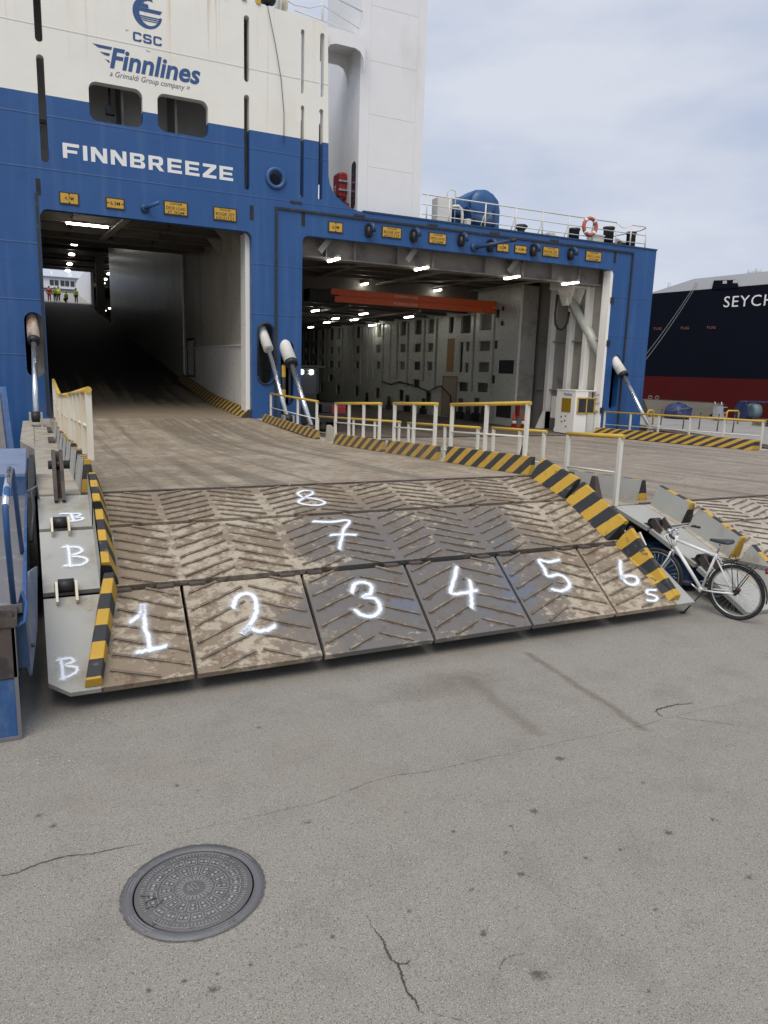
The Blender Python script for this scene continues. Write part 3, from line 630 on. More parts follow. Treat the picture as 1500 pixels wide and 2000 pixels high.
part('door_frame', M().box(6.80, 6.84, 34.65, 34.75, 2.3, 4.05).box(6.80, 6.84, 36.3, 36.4, 2.3, 4.05).box(6.80, 6.84, 34.75, 36.3, 3.96, 4.05).box(6.80, 6.84, 34.75, 36.3, 2.3, 2.37), 'rusty', dr)
part('tunnel_kerb', M().prism([(6.5, 25.0, 1.12), (6.72, 25.0, 1.42), (6.8, 25.0, 1.42), (6.8, 25.0, 1.12)], (0, 5.5, .26)), 'st_curb_far', ship)
part('tunnel_kerb', M().prism([(6.5, 30.5, 1.38), (6.72, 30.5, 1.68), (6.8, 30.5, 1.68), (6.8, 30.5, 1.38)], (0, 7, .73)), 'st_curb_far', ship)
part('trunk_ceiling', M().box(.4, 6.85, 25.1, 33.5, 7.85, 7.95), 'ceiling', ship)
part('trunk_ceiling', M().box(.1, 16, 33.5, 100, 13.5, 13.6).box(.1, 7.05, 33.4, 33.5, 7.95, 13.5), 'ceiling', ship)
for i, y in enumerate((26.6, 28.6, 30.6, 32.4)):
    part('ceiling_girder', M().box(.42, 6.85, y, y + .06, 7.52, 7.85).box(.42, 6.85, y - .12, y + .18, 7.48, 7.52), 'ceiling', ship)
for y in range(40, 100, 3):
    part('ceiling_girder', M().box(.42, 6.85 if y < 72 else 15.9, y, y + .08, 13.2, 13.5).box(.42, 6.85 if y < 72 else 15.9, y - .15, y + .23, 13.15, 13.2), 'ceiling', ship)
for x in (1.6, 3.2, 4.8):
    part('ceiling_stiffener', M().box(x - .04, x + .04, 25.2, 33.3, 7.6, 7.85), 'ceiling', ship)
part('ceiling_brace', M().bar((3.1, 25.4, 7.35), (2.7, 31, 7.38), .22, .05), 'int_grey', ship)
for y in (26.2, 27.8, 29.4):
    part('wall_bracket', M().prism([(6.85, y, 7.85), (6.85, y, 6.95), (6.1, y, 7.85)], (0, .05, 0)), 'int_grey', ship)
# side lane that opens off the trunk, and the white side of the open well
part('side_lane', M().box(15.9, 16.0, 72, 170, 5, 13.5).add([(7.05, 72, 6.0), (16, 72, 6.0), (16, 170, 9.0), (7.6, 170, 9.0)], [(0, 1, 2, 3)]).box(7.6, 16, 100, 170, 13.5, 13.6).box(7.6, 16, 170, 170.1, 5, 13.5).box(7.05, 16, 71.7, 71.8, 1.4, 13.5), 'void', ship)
for y in range(104, 168, 5): part('ceiling_girder', M().box(7.6, 15.9, y, y + .2, 13.0, 13.45), 'ceiling', ship)
part('lane_pillar', M().box(6.7, 7.5, 84.5, 85.2, 6.5, 13.5), 'ceiling', ship)
part('well_wall', M().box(7.3, 7.6, 100, 132, 8, 14.3).prism([(7.3, 100, 14.3), (7.3, 132, 14.3), (7.3, 132, 14.9), (7.3, 100, 14.5)], (.5, 0, 0)), 'white', ship)
dk = part('deckhouse', M().box(-6, 16, 172, 182, 9, 17.2).box(-6, 16, 170.5, 182, 17.2, 19.4).box(-6, 16, 170, 182, 19.4, 19.6), 'white', ship)
for x in (4.6, 5.5, 6.6, 7.5, 8.5, 9.4): part('bridge_window', M().box(x, x + .75, 170.42, 170.5, 17.75, 18.8), 'glass', dk)
for x, z in ((4.5, 16.2), (8.2, 14.4), (7.2, 14.5)): part('porthole', M().box(x, x + .4, 171.9, 172, z, z + .4), 'txt_grey', dk)
part('mast', M().tube((5.2, 175, 19.6), (5.2, 175, 21), .12), 'white', dk)
part('roof_locker', M().box(8.2, 9.0, 173, 174, 19.6, 20.8), 'white', dk)

# ---- the space behind the slots and windows of the upper stern
part('mooring_deck', M().box(-1.9, 9.3, 25.1, 37.3, 7.98, 8.1), 'int_grey', ship)
part('upper_bulkhead', M().box(-1.9, 6.94, 27.0, 27.2, 8.1, 13.74), 'int_white', ship)
part('upper_bulkhead', M().box(6.85, 6.94, 25.1, 27.0, 8.1, 13.74), 'int_white', ship)
part('upper_deck', M().box(-1.95, 6.94, 25.1, 27.2, 13.75, 13.9), 'white', ship)
part('upper_frame', M().box(2.95, 3.02, 25.6, 27, 8.1, 13.7).box(4.55, 4.62, 25.6, 27, 8.1, 13.7).box(-1.9, 7.3, 26.6, 26.75, 10.0, 10.1), 'int_grey', ship)
part('window_lamp', M().box(2.5, 2.75, 25.5, 25.7, 10.25, 10.5).tube((2.62, 25.6, 10.5), (2.62, 25.6, 11.0), .03), 'black', ship)
part('bulwark_top', M().box(-2.0, 6.4, YT - .02, YT + .3, 14.0, 14.06), 'black', ship)
# ---- funnel casing and its bracket
fun = part('funnel_casing', M().box(10.75, 13.25, 25.35, 28.6, 8.1, 19.5), 'white', ship)
wl = M()
for z in (9.9, 11.6, 13.3, 15.0): wl.box(11.1, 12.9, 25.346, 25.351, z, z + .012)
for x in (11.1, 12.9): wl.box(x, x + .012, 25.346, 25.351, 8.3, 19.4)
part('panel_seam', wl, 'sleeve', fun)
part('casing_slot', M().prism([(10.745, y, z) for y, z in rrect(25.55, 25.95, 8.5, 10.1, .19)], (.02, 0, 0)), 'glass', fun)
br = M()
arcp = [(25.0, 13.72), (25.0, 13.05)] + [(25.0 + .0, 13.05)]
br.box(9.3, 10.75, 25.0, 26.5, 13.72, 13.86)
def arch(y): return [(9.3, y, 13.72), (9.3, y, 12.9), (9.36, y, 13.15), (9.5, y, 13.35), (9.7, y, 13.42), (10.4, y, 13.42), (10.58, y, 13.35), (10.7, y, 13.15), (10.75, y, 12.75), (10.75, y, 13.72)]
br.prism(arch(25.0), (0, .06, 0)); br.prism([(x, y + 1.45, 13.72 - (13.72 - z) * 1.15) for x, y, z in arch(25.0)], (0, .06, 0))
part('casing_bracket', br, 'white', ship)
# hull sides and weather deck
part('hull_side', M().box(24.1, 24.39, 25.1, 185, -2.6, 8.2), 'blue', ship)
part('hull_side', M().box(-1.99, -1.7, 25.1, 185, -2.6, 13.9), 'blue', ship)
part('weather_deck', M().box(9.35, 24.1, 25.1, 185, 8.05, 8.2), 'blue_dark', ship)

# ---- hold behind the right door
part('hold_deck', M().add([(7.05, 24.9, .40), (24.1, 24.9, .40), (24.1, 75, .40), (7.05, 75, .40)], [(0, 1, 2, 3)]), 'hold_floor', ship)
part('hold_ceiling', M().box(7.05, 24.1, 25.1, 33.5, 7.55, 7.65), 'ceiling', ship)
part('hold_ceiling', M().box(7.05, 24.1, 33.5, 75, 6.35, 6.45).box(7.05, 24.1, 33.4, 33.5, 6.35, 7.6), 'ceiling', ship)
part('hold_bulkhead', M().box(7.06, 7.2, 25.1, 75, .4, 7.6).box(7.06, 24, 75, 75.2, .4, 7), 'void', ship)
part('hold_side', M().box(22.3, 22.45, 25.1, 30.0, .4, 7.55), 'int_grey', ship)
part('door_jamb', M().box(22.02, 22.3, 24.81, 25.25, .41, 7.25), 'int_white', ship)
part('door_jamb', M().box(8.3, 8.53, 25.1, 25.5, .41, 7.25), 'int_white', ship)
gd = M().box(7.2, 22, 25.5, 25.56, 6.72, 7.55).box(7.2, 22, 25.35, 25.85, 6.66, 6.72)
part('door_girder', gd, 'girder', ship)
for x in (9.6, 10.7, 12.4, 13.9, 16.2, 18.0, 19.4, 20.8):
    part('girder_stiffener', M().box(x - .02, x + .02, 25.3, 25.5, 6.72, 7.5), 'girder', ship)
for x in (9.3, 12.7, 17.2): part('girder_brace', M().bar((x, 25.2, 6.85), (x + .55, 25.3, 7.5), .2, .05, (0, 1, 0)), 'int_grey', ship)
for i, y in enumerate((27.2, 28.7, 30.2, 31.7, 33.0)):
    part('ceiling_girder', M().box(7.2, 22, y, y + .05, 7.1, 7.55).box(7.2, 22, y - .12, y + .17, 7.06, 7.1), 'ceiling', ship)
for i in range(14):
    y = 34.4 + i * 2.2
    part('ceiling_girder', M().box(7.2, 22, y, y + .05, 5.98, 6.35).box(7.2, 22, y - .12, y + .17, 5.94, 5.98), 'ceiling', ship)
for x in (9.5, 12, 14.5, 17, 19.5):
    part('ceiling_stiffener', M().box(x - .03, x + .03, 25.6, 33.4, 7.3, 7.55), 'ceiling', ship)
part('ceiling_brace', M().bar((8.8, 33.0, 7.02), (14.2, 26.2, 6.98), .16, .05), 'int_grey', ship)
part('ceiling_brace', M().bar((15.6, 33.0, 7.02), (21.0, 26.2, 6.98), .16, .05), 'int_grey', ship)
for y in (26.05, 27.15, 28.5):
    part('side_frame', M().box(22.02, 22.3, y, y + .22, .4, 7.5).prism([(22.3, y, .4), (21.65, y, .4), (22.02, y, 1.2), (22.3, y, 1.2)], (0, .22, 0)), 'int_white', ship)
for z in (2.2, 4.4): part('side_stringer', M().box(22.15, 22.3, 25.3, 29.6, z, z + .06), 'int_grey', ship)
# pale casing wall with its ladder of recesses
H_ = []
def col(y0, y1, zs):
    for a, b in zs: H_.append([(y0, a), (y1, a), (y1, b), (y0, b)])
zr = [(1.93, 2.4), (2.95, 3.45), (4.0, 4.5), (5.03, 5.85)]
col(32.0, 33.1, zr); col(33.95, 34.95, [(1.9, 2.38), (4.95, 5.85)]); col(33.98, 34.4, [(2.9, 3.4), (4.0, 4.5)]); col(34.6, 35.0, [(2.9, 4.5)])
col(31.62, 31.8, [(2.6, 6.0)]); col(33.45, 33.7, [(1.9, 6.0)]); col(35.7, 36.2, [(5.0, 5.85)])
y = 37.4
while y < 60:
    col(y, y + .28, [(1.9, 5.85)]); col(y + .5, y + 1.25, zr[1:] + [(1.0, 1.7)]); col(y + 1.45, y + 1.75, [(2.3, 5.85)])
    if int(y) % 2: col(y + 2.0, y + 2.9, zr)
    else: col(y + 2.5, y + 2.65, [(2.4, 5.7)])
    y += 3.55
H_.append([(29.85, .76), (31.2, .76), (31.2, 1.4), (29.85, 1.4)]); col(29.85, 31.2, [(2.9, 3.55)])
cw = plate(M(), [[(29.6, .4), (60.5, .4), (60.5, 7.0), (29.6, 7.0)]] + H_, (21.0, 0, 0), YA, ZA, .12)
casing = part('casing_wall', cw, 'casing', ship)
part('casing_back', M().box(21.45, 21.6, 29.7, 60.5, .4, 7.0).box(21.12, 22, 29.6, 29.7, .4, 7.0).box(20.9, 21.6, 60.4, 60.5, .4, 7), 'int_grey', ship)
for a, b, z0, z1 in ((29.85, 31.2, .76, 1.4), (29.85, 31.2, 2.9, 3.55)):
    part('vent_grille', M().box(21.05, 21.11, a, b, z0, z1), 'void', casing)
hp = part('hatch_panel', M().box(20.975, 21.0, 29.75, 30.9, 4.95, 6.3), 'casing', ship)
part('hinge', M().box(20.9, 20.98, 30.9, 31.0, 5.2, 5.4).box(20.9, 20.98, 30.9, 31.0, 5.9, 6.1), 'black', hp)
part('ladder_panel', M().box(20.98, 21.0, 35.5, 36.25, 2.9, 4.7), 'brown', ship)
bd = part('access_door', M().box(20.97, 21.0, 35.05, 36.5, .45, 2.6), 'beige', ship)
part('door_frame', M().box(20.95, 20.99, 34.98, 35.05, .45, 2.68).box(20.95, 20.99, 36.5, 36.57, .45, 2.68).box(20.95, 20.99, 35.05, 36.5, 2.6, 2.68), 'brown', bd)
for y, z in ((31.35, 5.6), (31.35, 4.1), (31.4, 2.4)): part('number_plate', M().box(20.98, 21.0, y, y + .22, z, z + .4), 'txt_black', casing)
part('loose_cable', M().path([(20.9, 44.5, 2.15), (20.9, 43, 2.0), (20.9, 42, 2.2), (20.9, 40, 2.05), (20.9, 38, 1.75), (20.9, 37, 2.05), (20.9, 36.6, 2.1), (20.9, 35.5, 1.6), (20.85, 35.2, .5)], .035, 6), 'black', ship)
part('fire_reel', M().box(21.0, 21.16, 29.35, 29.5, .9, 1.6), 'red', ship)
for x, z in ((9.2, 6.95), (15.2, 6.9), (15.45, 6.9), (20.4, 6.95)): part('ceiling_pipe', M().tube((x, 25.9, z), (x, 33.3, z), .06, None, 8), 'int_grey', ship)
for x in (12.0, 18.2): part('cable_tray', M().box(x, x + .3, 25.9, 33.3, 6.98, 7.02), 'girder', ship)
for x in (10.5, 14.0, 17.8): part('ceiling_pipe', M().tube((x, 33.6, 5.85), (x, 60, 5.85), .06, None, 8), 'int_grey', ship)
for y, h_ in ((31.8, 1.0), (32.5, 1.2), (33.3, .9), (34.1, 1.1), (38.3, .9), (40.4, 1.0), (43.0, .8), (46.5, .9)):
    lk = M(); lk.box(20.75, 20.98, y, y + .5, .42, .42 + h_ * .35)
    for k in range(4): lk.tube((20.86, y + .06 + k * .12, .42 + h_ * .3), (20.86, y + .06 + k * .12, .42 + h_), .03, None, 6)
    part('lashing_rack', lk, 'rusty' if int(y) % 2 else 'black', ship)
part('switch_box', M().box(21.9, 22.1, 27.5, 27.95, .95, 1.95), 'int_white', ship)
jt = M()
for s_, w_, z in (('SECURITY', .5, 2.06), ('AREA', .3, 1.88), ('RESTRICTED', .56, 1.70)):
    text(jt, s_, (22.012, 25.03 + w_ * .36, z), -YA, ZA, w_ * .72, .11)
part('warning_lettering', jt, 'txt_red', ship)
part('jamb_plate', M().box(22.0, 22.03, 24.86, 25.2, 1.36, 1.46), 'plate_grey', ship)

# ---- load signs on the door beams
def sign(x0, x1, z0, z1, lines, label, ticks=None):
    c = ((x0 + x1) / 2, YT, (z0 + z1) / 2)
    t = root('load_sign', label, 'sign', c, 'yellow load signs over the doorways')
    part('border', M().box(x0, x1, YT - .03, YT - .002, z0, z1), 'txt_black', t)
    b = .035; part('panel', M().box(x0 + b, x1 - b, YT - .035, YT - .029, z0 + b, z1 - b), 'sign_yellow', t)
    tm = M(); n = len(lines); w_, h_ = x1 - x0, z1 - z0
    y = YT - .038
    for i, (s, fx, fh) in enumerate(lines):
        hh = fh * h_; zc = z1 - h_ * (i + .5 + .12) / (n + .24)
        text(tm, s, (c[0] - fx * w_ / 2, y, zc - hh / 2), XA, ZA, fx * w_, hh, .01)
    if ticks == 'v':
        for z in (z0 + b, z1 - b - .045): tm.add([(c[0] - .02, y, z), (c[0] + .02, y, z), (c[0] + .02, y, z + .045), (c[0] - .02, y, z + .045)], [(0, 1, 2, 3)])
    if ticks == 'h':
        for x in (x0 + b, x1 - b - .06): tm.add([(x, y, c[2] - .015), (x + .06, y, c[2] - .015), (x + .06, y, c[2] + .015), (x, y, c[2] + .015)], [(0, 1, 2, 3)])
    part('lettering', tm, 'txt_black', t)
U3 = [('UNIFORM', .5, .13), ('DECK LOAD', .8, .22), ('3T /SQM', .7, .22)]
U6 = [('UNIFORM', .5, .13), ('DECK LOAD', .8, .22), ('6T/SQM', .6, .22)]
TR = [('TRAILER', .5, .13), ('BOGIE 35T', .8, .24), ('AXLE17.5T', .8, .24)]
sign(1.04, 1.58, 7.38, 7.72, [('4.7M', .45, .3)], 'yellow sign reading 4.7M over the left corner of the tunnel doorway', 'v')
sign(2.32, 2.86, 7.40, 7.72, [('6.3M', .5, .34)], 'yellow sign reading 6.3M over the tunnel doorway', 'h')
sign(4.01, 4.74, 7.42, 7.83, U3, 'yellow sign reading DECK LOAD 3T /SQM over the tunnel doorway')
sign(5.54, 6.29, 7.42, 7.83, TR, 'yellow trailer load sign over the right corner of the tunnel doorway')
sign(9.45, 9.99, 7.46, 7.81, [('6.0M', .45, .3)], 'yellow sign reading 6.0M over the left corner of the wide doorway', 'v')
sign(11.47, 12.24, 7.49, 7.88, TR, 'yellow trailer load sign right of the 6.0M sign on the wide doorway beam')
sign(13.35, 14.09, 7.47, 7.86, U6, 'yellow DECK LOAD 6T/SQM sign in the middle of the wide doorway beam')
sign(16.3, 16.86, 7.46, 7.79, [('6.2M', .45, .3)], 'small yellow sign reading 6.2M behind the boom on the wide doorway beam', 'v')
sign(17.12, 17.7, 7.48, 7.79, [('4.2M', .45, .3)], 'small yellow sign reading 4.2M on the wide doorway beam', 'h')
sign(18.45, 19.24, 7.48, 7.87, TR, 'yellow trailer load sign right of the 4.2M sign on the wide doorway beam')
sign(20.59, 21.41, 7.50, 7.90, U6, 'yellow deck load sign nearest the right end of the wide doorway beam')
# hooded lights along the beam, and the two booms
def hood(x, z, label):
    t = root('beam_light', label, 'light', (x, YT, z), 'hooded lights along the wide doorway beam')
    part('opening', M().prism([(px, YT - .004, pz) for px, pz in rrect(x - .17, x + .17, z - .26, z + .2, .15, 5)], (0, -.012, 0)), 'black', t)
    part('housing', M().path([(x + .02, YT - .02, z + .14), (x + .03, YT - .2, z + .15), (x + .04, YT - .32, z + .06), (x + .04, YT - .34, z - .1)], .085, 12), 'blue_dark', t)
    part('lamp_body', M().tube((x - .02, YT - .10, z + .08), (x - .02, YT - .10, z - .24), .1, .11, 12), 'black', t)
for x, z, l in ((10.97, 7.69, 'hooded blue beam light between the 6.0M sign and the first trailer sign'), (12.74, 7.70, 'hooded blue beam light left of the DECK LOAD 6T sign'), (14.72, 7.74, 'hooded blue beam light right of the DECK LOAD 6T sign'),
                (16.0, 7.66, 'hooded blue beam light beneath the boom beside the 6.2M sign'), (18.0, 7.69, 'hooded blue beam light right of the 4.2M sign'), (19.83, 7.71, 'hooded blue beam light nearest the right end of the beam')): hood(x, z, l)
t = root('boom', 'short blue boom sticking out beside the DECK LOAD 3T sign', 'boom', (3.48, YT, 7.5), 'booms on the stern beams')
part('socket', M().lathe([(.13, 0), (.13, .05), (.07, .08)], (3.45, YT, 7.52), (0, -1, 0), 14), 'blue_dark', t)
part('arm', M().tube((3.45, YT - .05, 7.52), (3.82, YT - .5, 7.66), .055), 'blue', t)
t = root('boom', 'long dark boom sticking out beside the small 6.2M sign', 'boom', (15.33, YT, 7.5), 'booms on the stern beams')
part('socket', M().lathe([(.16, 0), (.16, .06), (.08, .1)], (15.3, YT, 7.50), (0, -1, 0), 14), 'blue_dark', t)
part('arm', M().tube((15.3, YT - .05, 7.5), (16.5, YT - .75, 7.78), .07, .055), 'blue_dark', t)
part('tip', M().tube((16.45, YT - .72, 7.77), (16.62, YT - .82, 7.8), .07), 'seal', t)

# ================================================================== RAMPS
PL = [(6.21, .20), (7.29, .735), (8.27, 1.15), (9.2, 1.36)]
def seg(P, i, x, t, h=0.0):
    """point on flap row i of profile P at x, fraction t from its lower edge, h above the plate"""
    (y0, z0), (y1, z1) = P[i], P[i + 1]; d = Vector((0, y1 - y0, z1 - z0)); n = Vector((0, -(z1 - z0), y1 - y0)).normalized()
    return Vector((x, y0, z0)) + d * t + n * h
def slab(m, P, i, quad, th=.07, h=0.0):   # quad: [(x,t)...] counter-clockwise
    return m.prism([seg(P, i, x, t, h - th) for x, t in quad], seg(P, i, 0, 0, th) - seg(P, i, 0, 0, 0))
def tread(m, P, i, xa, ta, xb, tb, w_=.023, hh=.014):
    n = seg(P, i, 0, 0, 1) - seg(P, i, 0, 0, 0)
    return m.bar(seg(P, i, xa, ta, hh / 2), seg(P, i, xb, tb, hh / 2), w_, hh, n)
FT = [0.0, 1.255, 2.52, 3.76, 5.0, 6.25]; FB = [0.0, 1.19, 2.40, 3.61, 4.84, 6.04]
def chevrons(P, i, bounds_b, bounds_t, first_half, last_half, n, rise, name, parent, x_lo=None, x_hi=None):
    m = M(); gm_ = M(); k = len(bounds_b) - 1
    (ya_, za_), (yb_, zb_) = P[i], P[i + 1]; Ln = math.hypot(yb_ - ya_, zb_ - za_)
    for j in range(k):
        for q in range(n):
            t = .05 + .9 * q / (n - 1) - rise / 2
            def X(f, tt): return (bounds_b[j] + (bounds_b[j + 1] - bounds_b[j]) * f) * (1 - tt) + (bounds_t[j] + (bounds_t[j + 1] - bounds_t[j]) * f) * tt
            halves = []
            if not (first_half and j == 0): halves.append((.05, .47, t, t + rise))
            if not (last_half and j == k - 1): halves.append((.53, .95, t + rise, t) if not (first_half and j == 0) else (.12, .95, t + rise, t))
            if last_half and j == k - 1: halves = [(.06, .86, t, t + rise)]
            for f0, f1, a, b in halves:
                a2, b2 = a + random.uniform(-.012, .012), b + random.uniform(-.012, .012)
                lo, hi = .025, .965
                if max(a2, b2) < lo or min(a2, b2) > hi: continue
                ff0, ff1 = f0, f1
                if b2 != a2:
                    def clip(v): return min(max(v, lo), hi)
                    ca, cb = clip(a2), clip(b2)
                    u0 = (ca - a2) / (b2 - a2); u1 = (cb - a2) / (b2 - a2)
                    ff0, ff1 = f0 + (f1 - f0) * u0, f0 + (f1 - f0) * u1; a2, b2 = ca, cb
                if abs(ff1 - ff0) < .06: continue
                tread(m, P, i, X(ff0, a2), a2, X(ff1, b2), b2)
                ribbon(gm_, [(X(ff0, a2), a2 * Ln - .012), ((X(ff0, a2) + X(ff1, b2)) / 2, (a2 + b2) / 2 * Ln - .012), (X(ff1, b2), b2 * Ln - .012)], .08, lambda p: seg(P, i, p[0], p[1] / Ln, .003), 3, .3)
    part('bar_grime', gm_, 'grime', parent)
    return m
ST_ = {
'1': (0, [[(0.72, 0.596), (0.783, 0.63), (0.826, 0.677), (0.861, 0.771), (0.836, 0.556), (0.842, 0.416), (0.847, 0.293)], [(0.735, 0.277), (0.829, 0.28), (0.975, 0.296)]]),
'2': (0, [[(1.687, 0.627), (1.732, 0.712), (1.815, 0.768), (1.902, 0.757), (1.929, 0.661), (1.891, 0.537), (1.803, 0.424), (1.69, 0.33), (1.777, 0.373), (1.851, 0.332), (1.937, 0.332), (2.024, 0.364)]]),
'B8': (2, [[(0.22, 0.404), (0.392, 0.385), (0.411, 0.326), (0.342, 0.286), (0.429, 0.26), (0.426, 0.211), (0.347, 0.18), (0.304, 0.181)], [(0.326, 0.395), (0.337, 0.194)]]),
'B7': (1, [[(0.213, 0.687), (0.346, 0.671), (0.383, 0.613), (0.338, 0.565), (0.265, 0.539), (0.375, 0.507), (0.418, 0.449), (0.356, 0.389), (0.206, 0.391)], [(0.255, 0.7), (0.255, 0.378)]]),
'B1': (0, [[(0.085, 0.311), (0.18, 0.307), (0.204, 0.273), (0.142, 0.251), (0.217, 0.219), (0.222, 0.177), (0.168, 0.146), (0.099, 0.127)], [(0.111, 0.303), (0.113, 0.125)]]),
'3': (0, [[(2.967, 0.658), (3.041, 0.746), (3.152, 0.766), (3.221, 0.709), (3.17, 0.618), (3.067, 0.583), (3.189, 0.537), (3.193, 0.428), (3.082, 0.345), (2.964, 0.361), (2.914, 0.433)]]),
'4': (0, [[(4.382, 0.835), (4.253, 0.69), (4.098, 0.505), (4.24, 0.488), (4.426, 0.499)], [(4.432, 0.635), (4.325, 0.444), (4.237, 0.293)]]),
'5': (0, [[(5.828, 0.795), (5.65, 0.786), (5.546, 0.82), (5.521, 0.694), (5.492, 0.586), (5.657, 0.586), (5.721, 0.505), (5.662, 0.403), (5.527, 0.359), (5.414, 0.397)]]),
'6': (0, [[(6.728, 0.682), (6.602, 0.557), (6.526, 0.413), (6.551, 0.335), (6.675, 0.339), (6.74, 0.426), (6.629, 0.458), (6.515, 0.444)]]),
'S': (0, [[(6.854, 0.214), (6.745, 0.227), (6.681, 0.183), (6.744, 0.147), (6.772, 0.107), (6.69, 0.074), (6.598, 0.093)]]),
'7': (1, [[(2.963, 0.832), (3.156, 0.802), (3.406, 0.802), (3.255, 0.606), (3.091, 0.297)], [(3.08, 0.553), (3.219, 0.552), (3.379, 0.52)]]),
'8': (2, [[(3.233, 0.713), (3.139, 0.748), (3.027, 0.659), (3.052, 0.524), (3.188, 0.446), (3.278, 0.321), (3.19, 0.236), (3.038, 0.257), (2.944, 0.365), (3.094, 0.519), (3.222, 0.635), (3.233, 0.713)]])}
def spray(k, parent, w_=.07, h=.019):
    w_ *= 1.35
    i, strokes = ST_[k]; (y0, z0), (y1, z1) = PL[i], PL[i + 1]; Ln = math.hypot(y1 - y0, z1 - z0); m = M()
    ha = M(); h0 = h
    for s in strokes:
        pts = [(x, t * Ln) for x, t in s]
        ribbon(ha, pts, w_ * 1.5, lambda p: seg(PL, i, p[0], p[1] / Ln, h), 5, .05); h += .0006
    for s in strokes:
        pts = [(x, t * Ln) for x, t in s]
        ribbon(m, pts, w_ * .8, lambda p: seg(PL, i, p[0], p[1] / Ln, h), 5, .10); h += .0006
    part('spray_haze', ha, 'spray_haze', parent)
    return part('painted_number' if k.isdigit() else 'painted_letter', m, 'spray', parent)

rampL = root('stern_ramp', 'muddy stern ramp with flaps sprayed 1 to 8, leading up into the tunnel doorway', 'ramp', (3.65, 9.2, 1.36))
prof = [(9.23, 1.36), (11, 1.285), (13, 1.2), (15, 1.10), (17.5, 1.0), (19.5, .985), (21.5, 1.02), (24.78, 1.12)]
def sweep(m, x0, x1, prof, th):
    for (ya, za), (yb, zb) in zip(prof[:-1], prof[1:]):
        m.hexa([(x0, ya, za - th), (x1, ya, za - th), (x1, ya, za), (x0, ya, za)], [(x0, yb, zb - th), (x1, yb, zb - th), (x1, yb, zb), (x0, yb, zb)])
    return m
def surf(m, x0, x1, prof, th=.4):       # one skin with side walls, no inner faces
    n = len(prof); vs = []
    for y, z in prof: vs += [(x0, y, z), (x1, y, z), (x0, y, z - th), (x1, y, z - th)]
    fs = [(0, 1, 3, 2), (4 * n - 4, 4 * n - 2, 4 * n - 1, 4 * n - 3)]
    for i in range(n - 1):
        a, b = 4 * i, 4 * i + 4
        fs += [(a, b, b + 1, a + 1), (a + 2, a + 3, b + 3, b + 2), (a, a + 2, b + 2, b), (a + 1, b + 1, b + 3, a + 3)]
    return m.add(vs, fs)
def zprof(y, P=prof):
    for (ya, za), (yb, zb) in zip(P[:-1], P[1:]):
        if ya <= y <= yb: return za + (zb - za) * (y - ya) / (yb - ya)
    return P[0][1] if y < P[0][0] else P[-1][1]
part('main_deck', surf(M(), .47, 6.93, prof), 'ramp_main', rampL)
sp = M(); n_ = surf(sp, 0.0, .465, prof, .25)
part('side_plate', sp, 'main_plate', rampL)
part('side_plate', M().prism([(0, 17.4, .99), (0, 24.2, 1.10), (-.27, 24.2, 1.09), (-.30, 19.4, .975)], (0, 0, -.3)), 'main_plate', rampL)
part('side_plate', surf(M(), 6.935, 7.33, prof, .25), 'main_plate', rampL)
part('edge_bar', M().box(.47, 3.0, 9.17, 9.23, 1.30, 1.372).box(3.05, 6.93, 9.17, 9.23, 1.30, 1.372), 'rusty', rampL)
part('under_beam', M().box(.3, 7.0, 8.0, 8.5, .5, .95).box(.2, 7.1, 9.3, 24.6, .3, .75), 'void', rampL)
part('cover_plate', M().box(.33, .44, 21.0, 22.3, zprof(21.5) + .002, zprof(21.5) + .05), 'rusty', rampL)
part('cover_plate', M().box(.30, .44, 18.6, 19.6, zprof(19) + .002, zprof(19) + .06), 'rusty', rampL)
fl8 = part('flap', slab(M(), PL, 2, [(.62, .03), (6.95, .03), (6.95, .965), (.62, .965)]), 'flap_mid', rampL)
part('tread_bars', chevrons(PL, 2, [.64] + FT[1:] + [7.0], [.64] + FT[1:] + [7.0], True, True, 7, .22, 'x', fl8), 'weld', fl8)
fl7 = part('flap', slab(M(), PL, 1, [(.58, .03), (6.95, .03), (6.95, .965), (.62, .965)]), 'flap', rampL)
part('tread_bars', chevrons(PL, 1, [.64] + FT[1:] + [7.0], [.64] + FT[1:] + [7.0], True, True, 7, .22, 'x', fl7), 'weld', fl7)
spray('8', fl8, .06); spray('7', fl7, .065)
G = .017
for j in range(6):
    bl = FB[j] + G if j else .40; br_ = FB[j + 1] - G if j < 5 else 7.0
    tl = FT[j] + G if j else .56; tr_ = FT[j + 1] - G if j < 5 else 6.96
    f = part('flap', slab(M(), PL, 0, [(bl, 0), (br_, 0), (tr_, .955), (tl, .955)], .06), 'flap', rampL)
    fb, ft = ([FB[j], FB[j + 1]], [FT[j], FT[j + 1]]) if j < 5 else ([6.04, 7.15], [6.25, 7.15])
    if j == 0: fb, ft = [.36, 1.19], [.60, 1.255]
    m = chevrons(PL, 0, fb, ft, j == 0, j == 5, 6 if j not in (0, 5) else 7, .20, 'x', f)
    part('tread_bars', m, 'weld', f)
    for x0, x1 in ((tl + .06, tl + .22), (tr_ - .22, tr_ - .06)): part('hinge_lug', M().bar(seg(PL, 0, x0, .975, -.02), seg(PL, 0, x1, .975, -.02), .09, .05), 'rusty', f)
    spray(str(j + 1), f, .078)
    if j == 5: spray('S', f, .06)
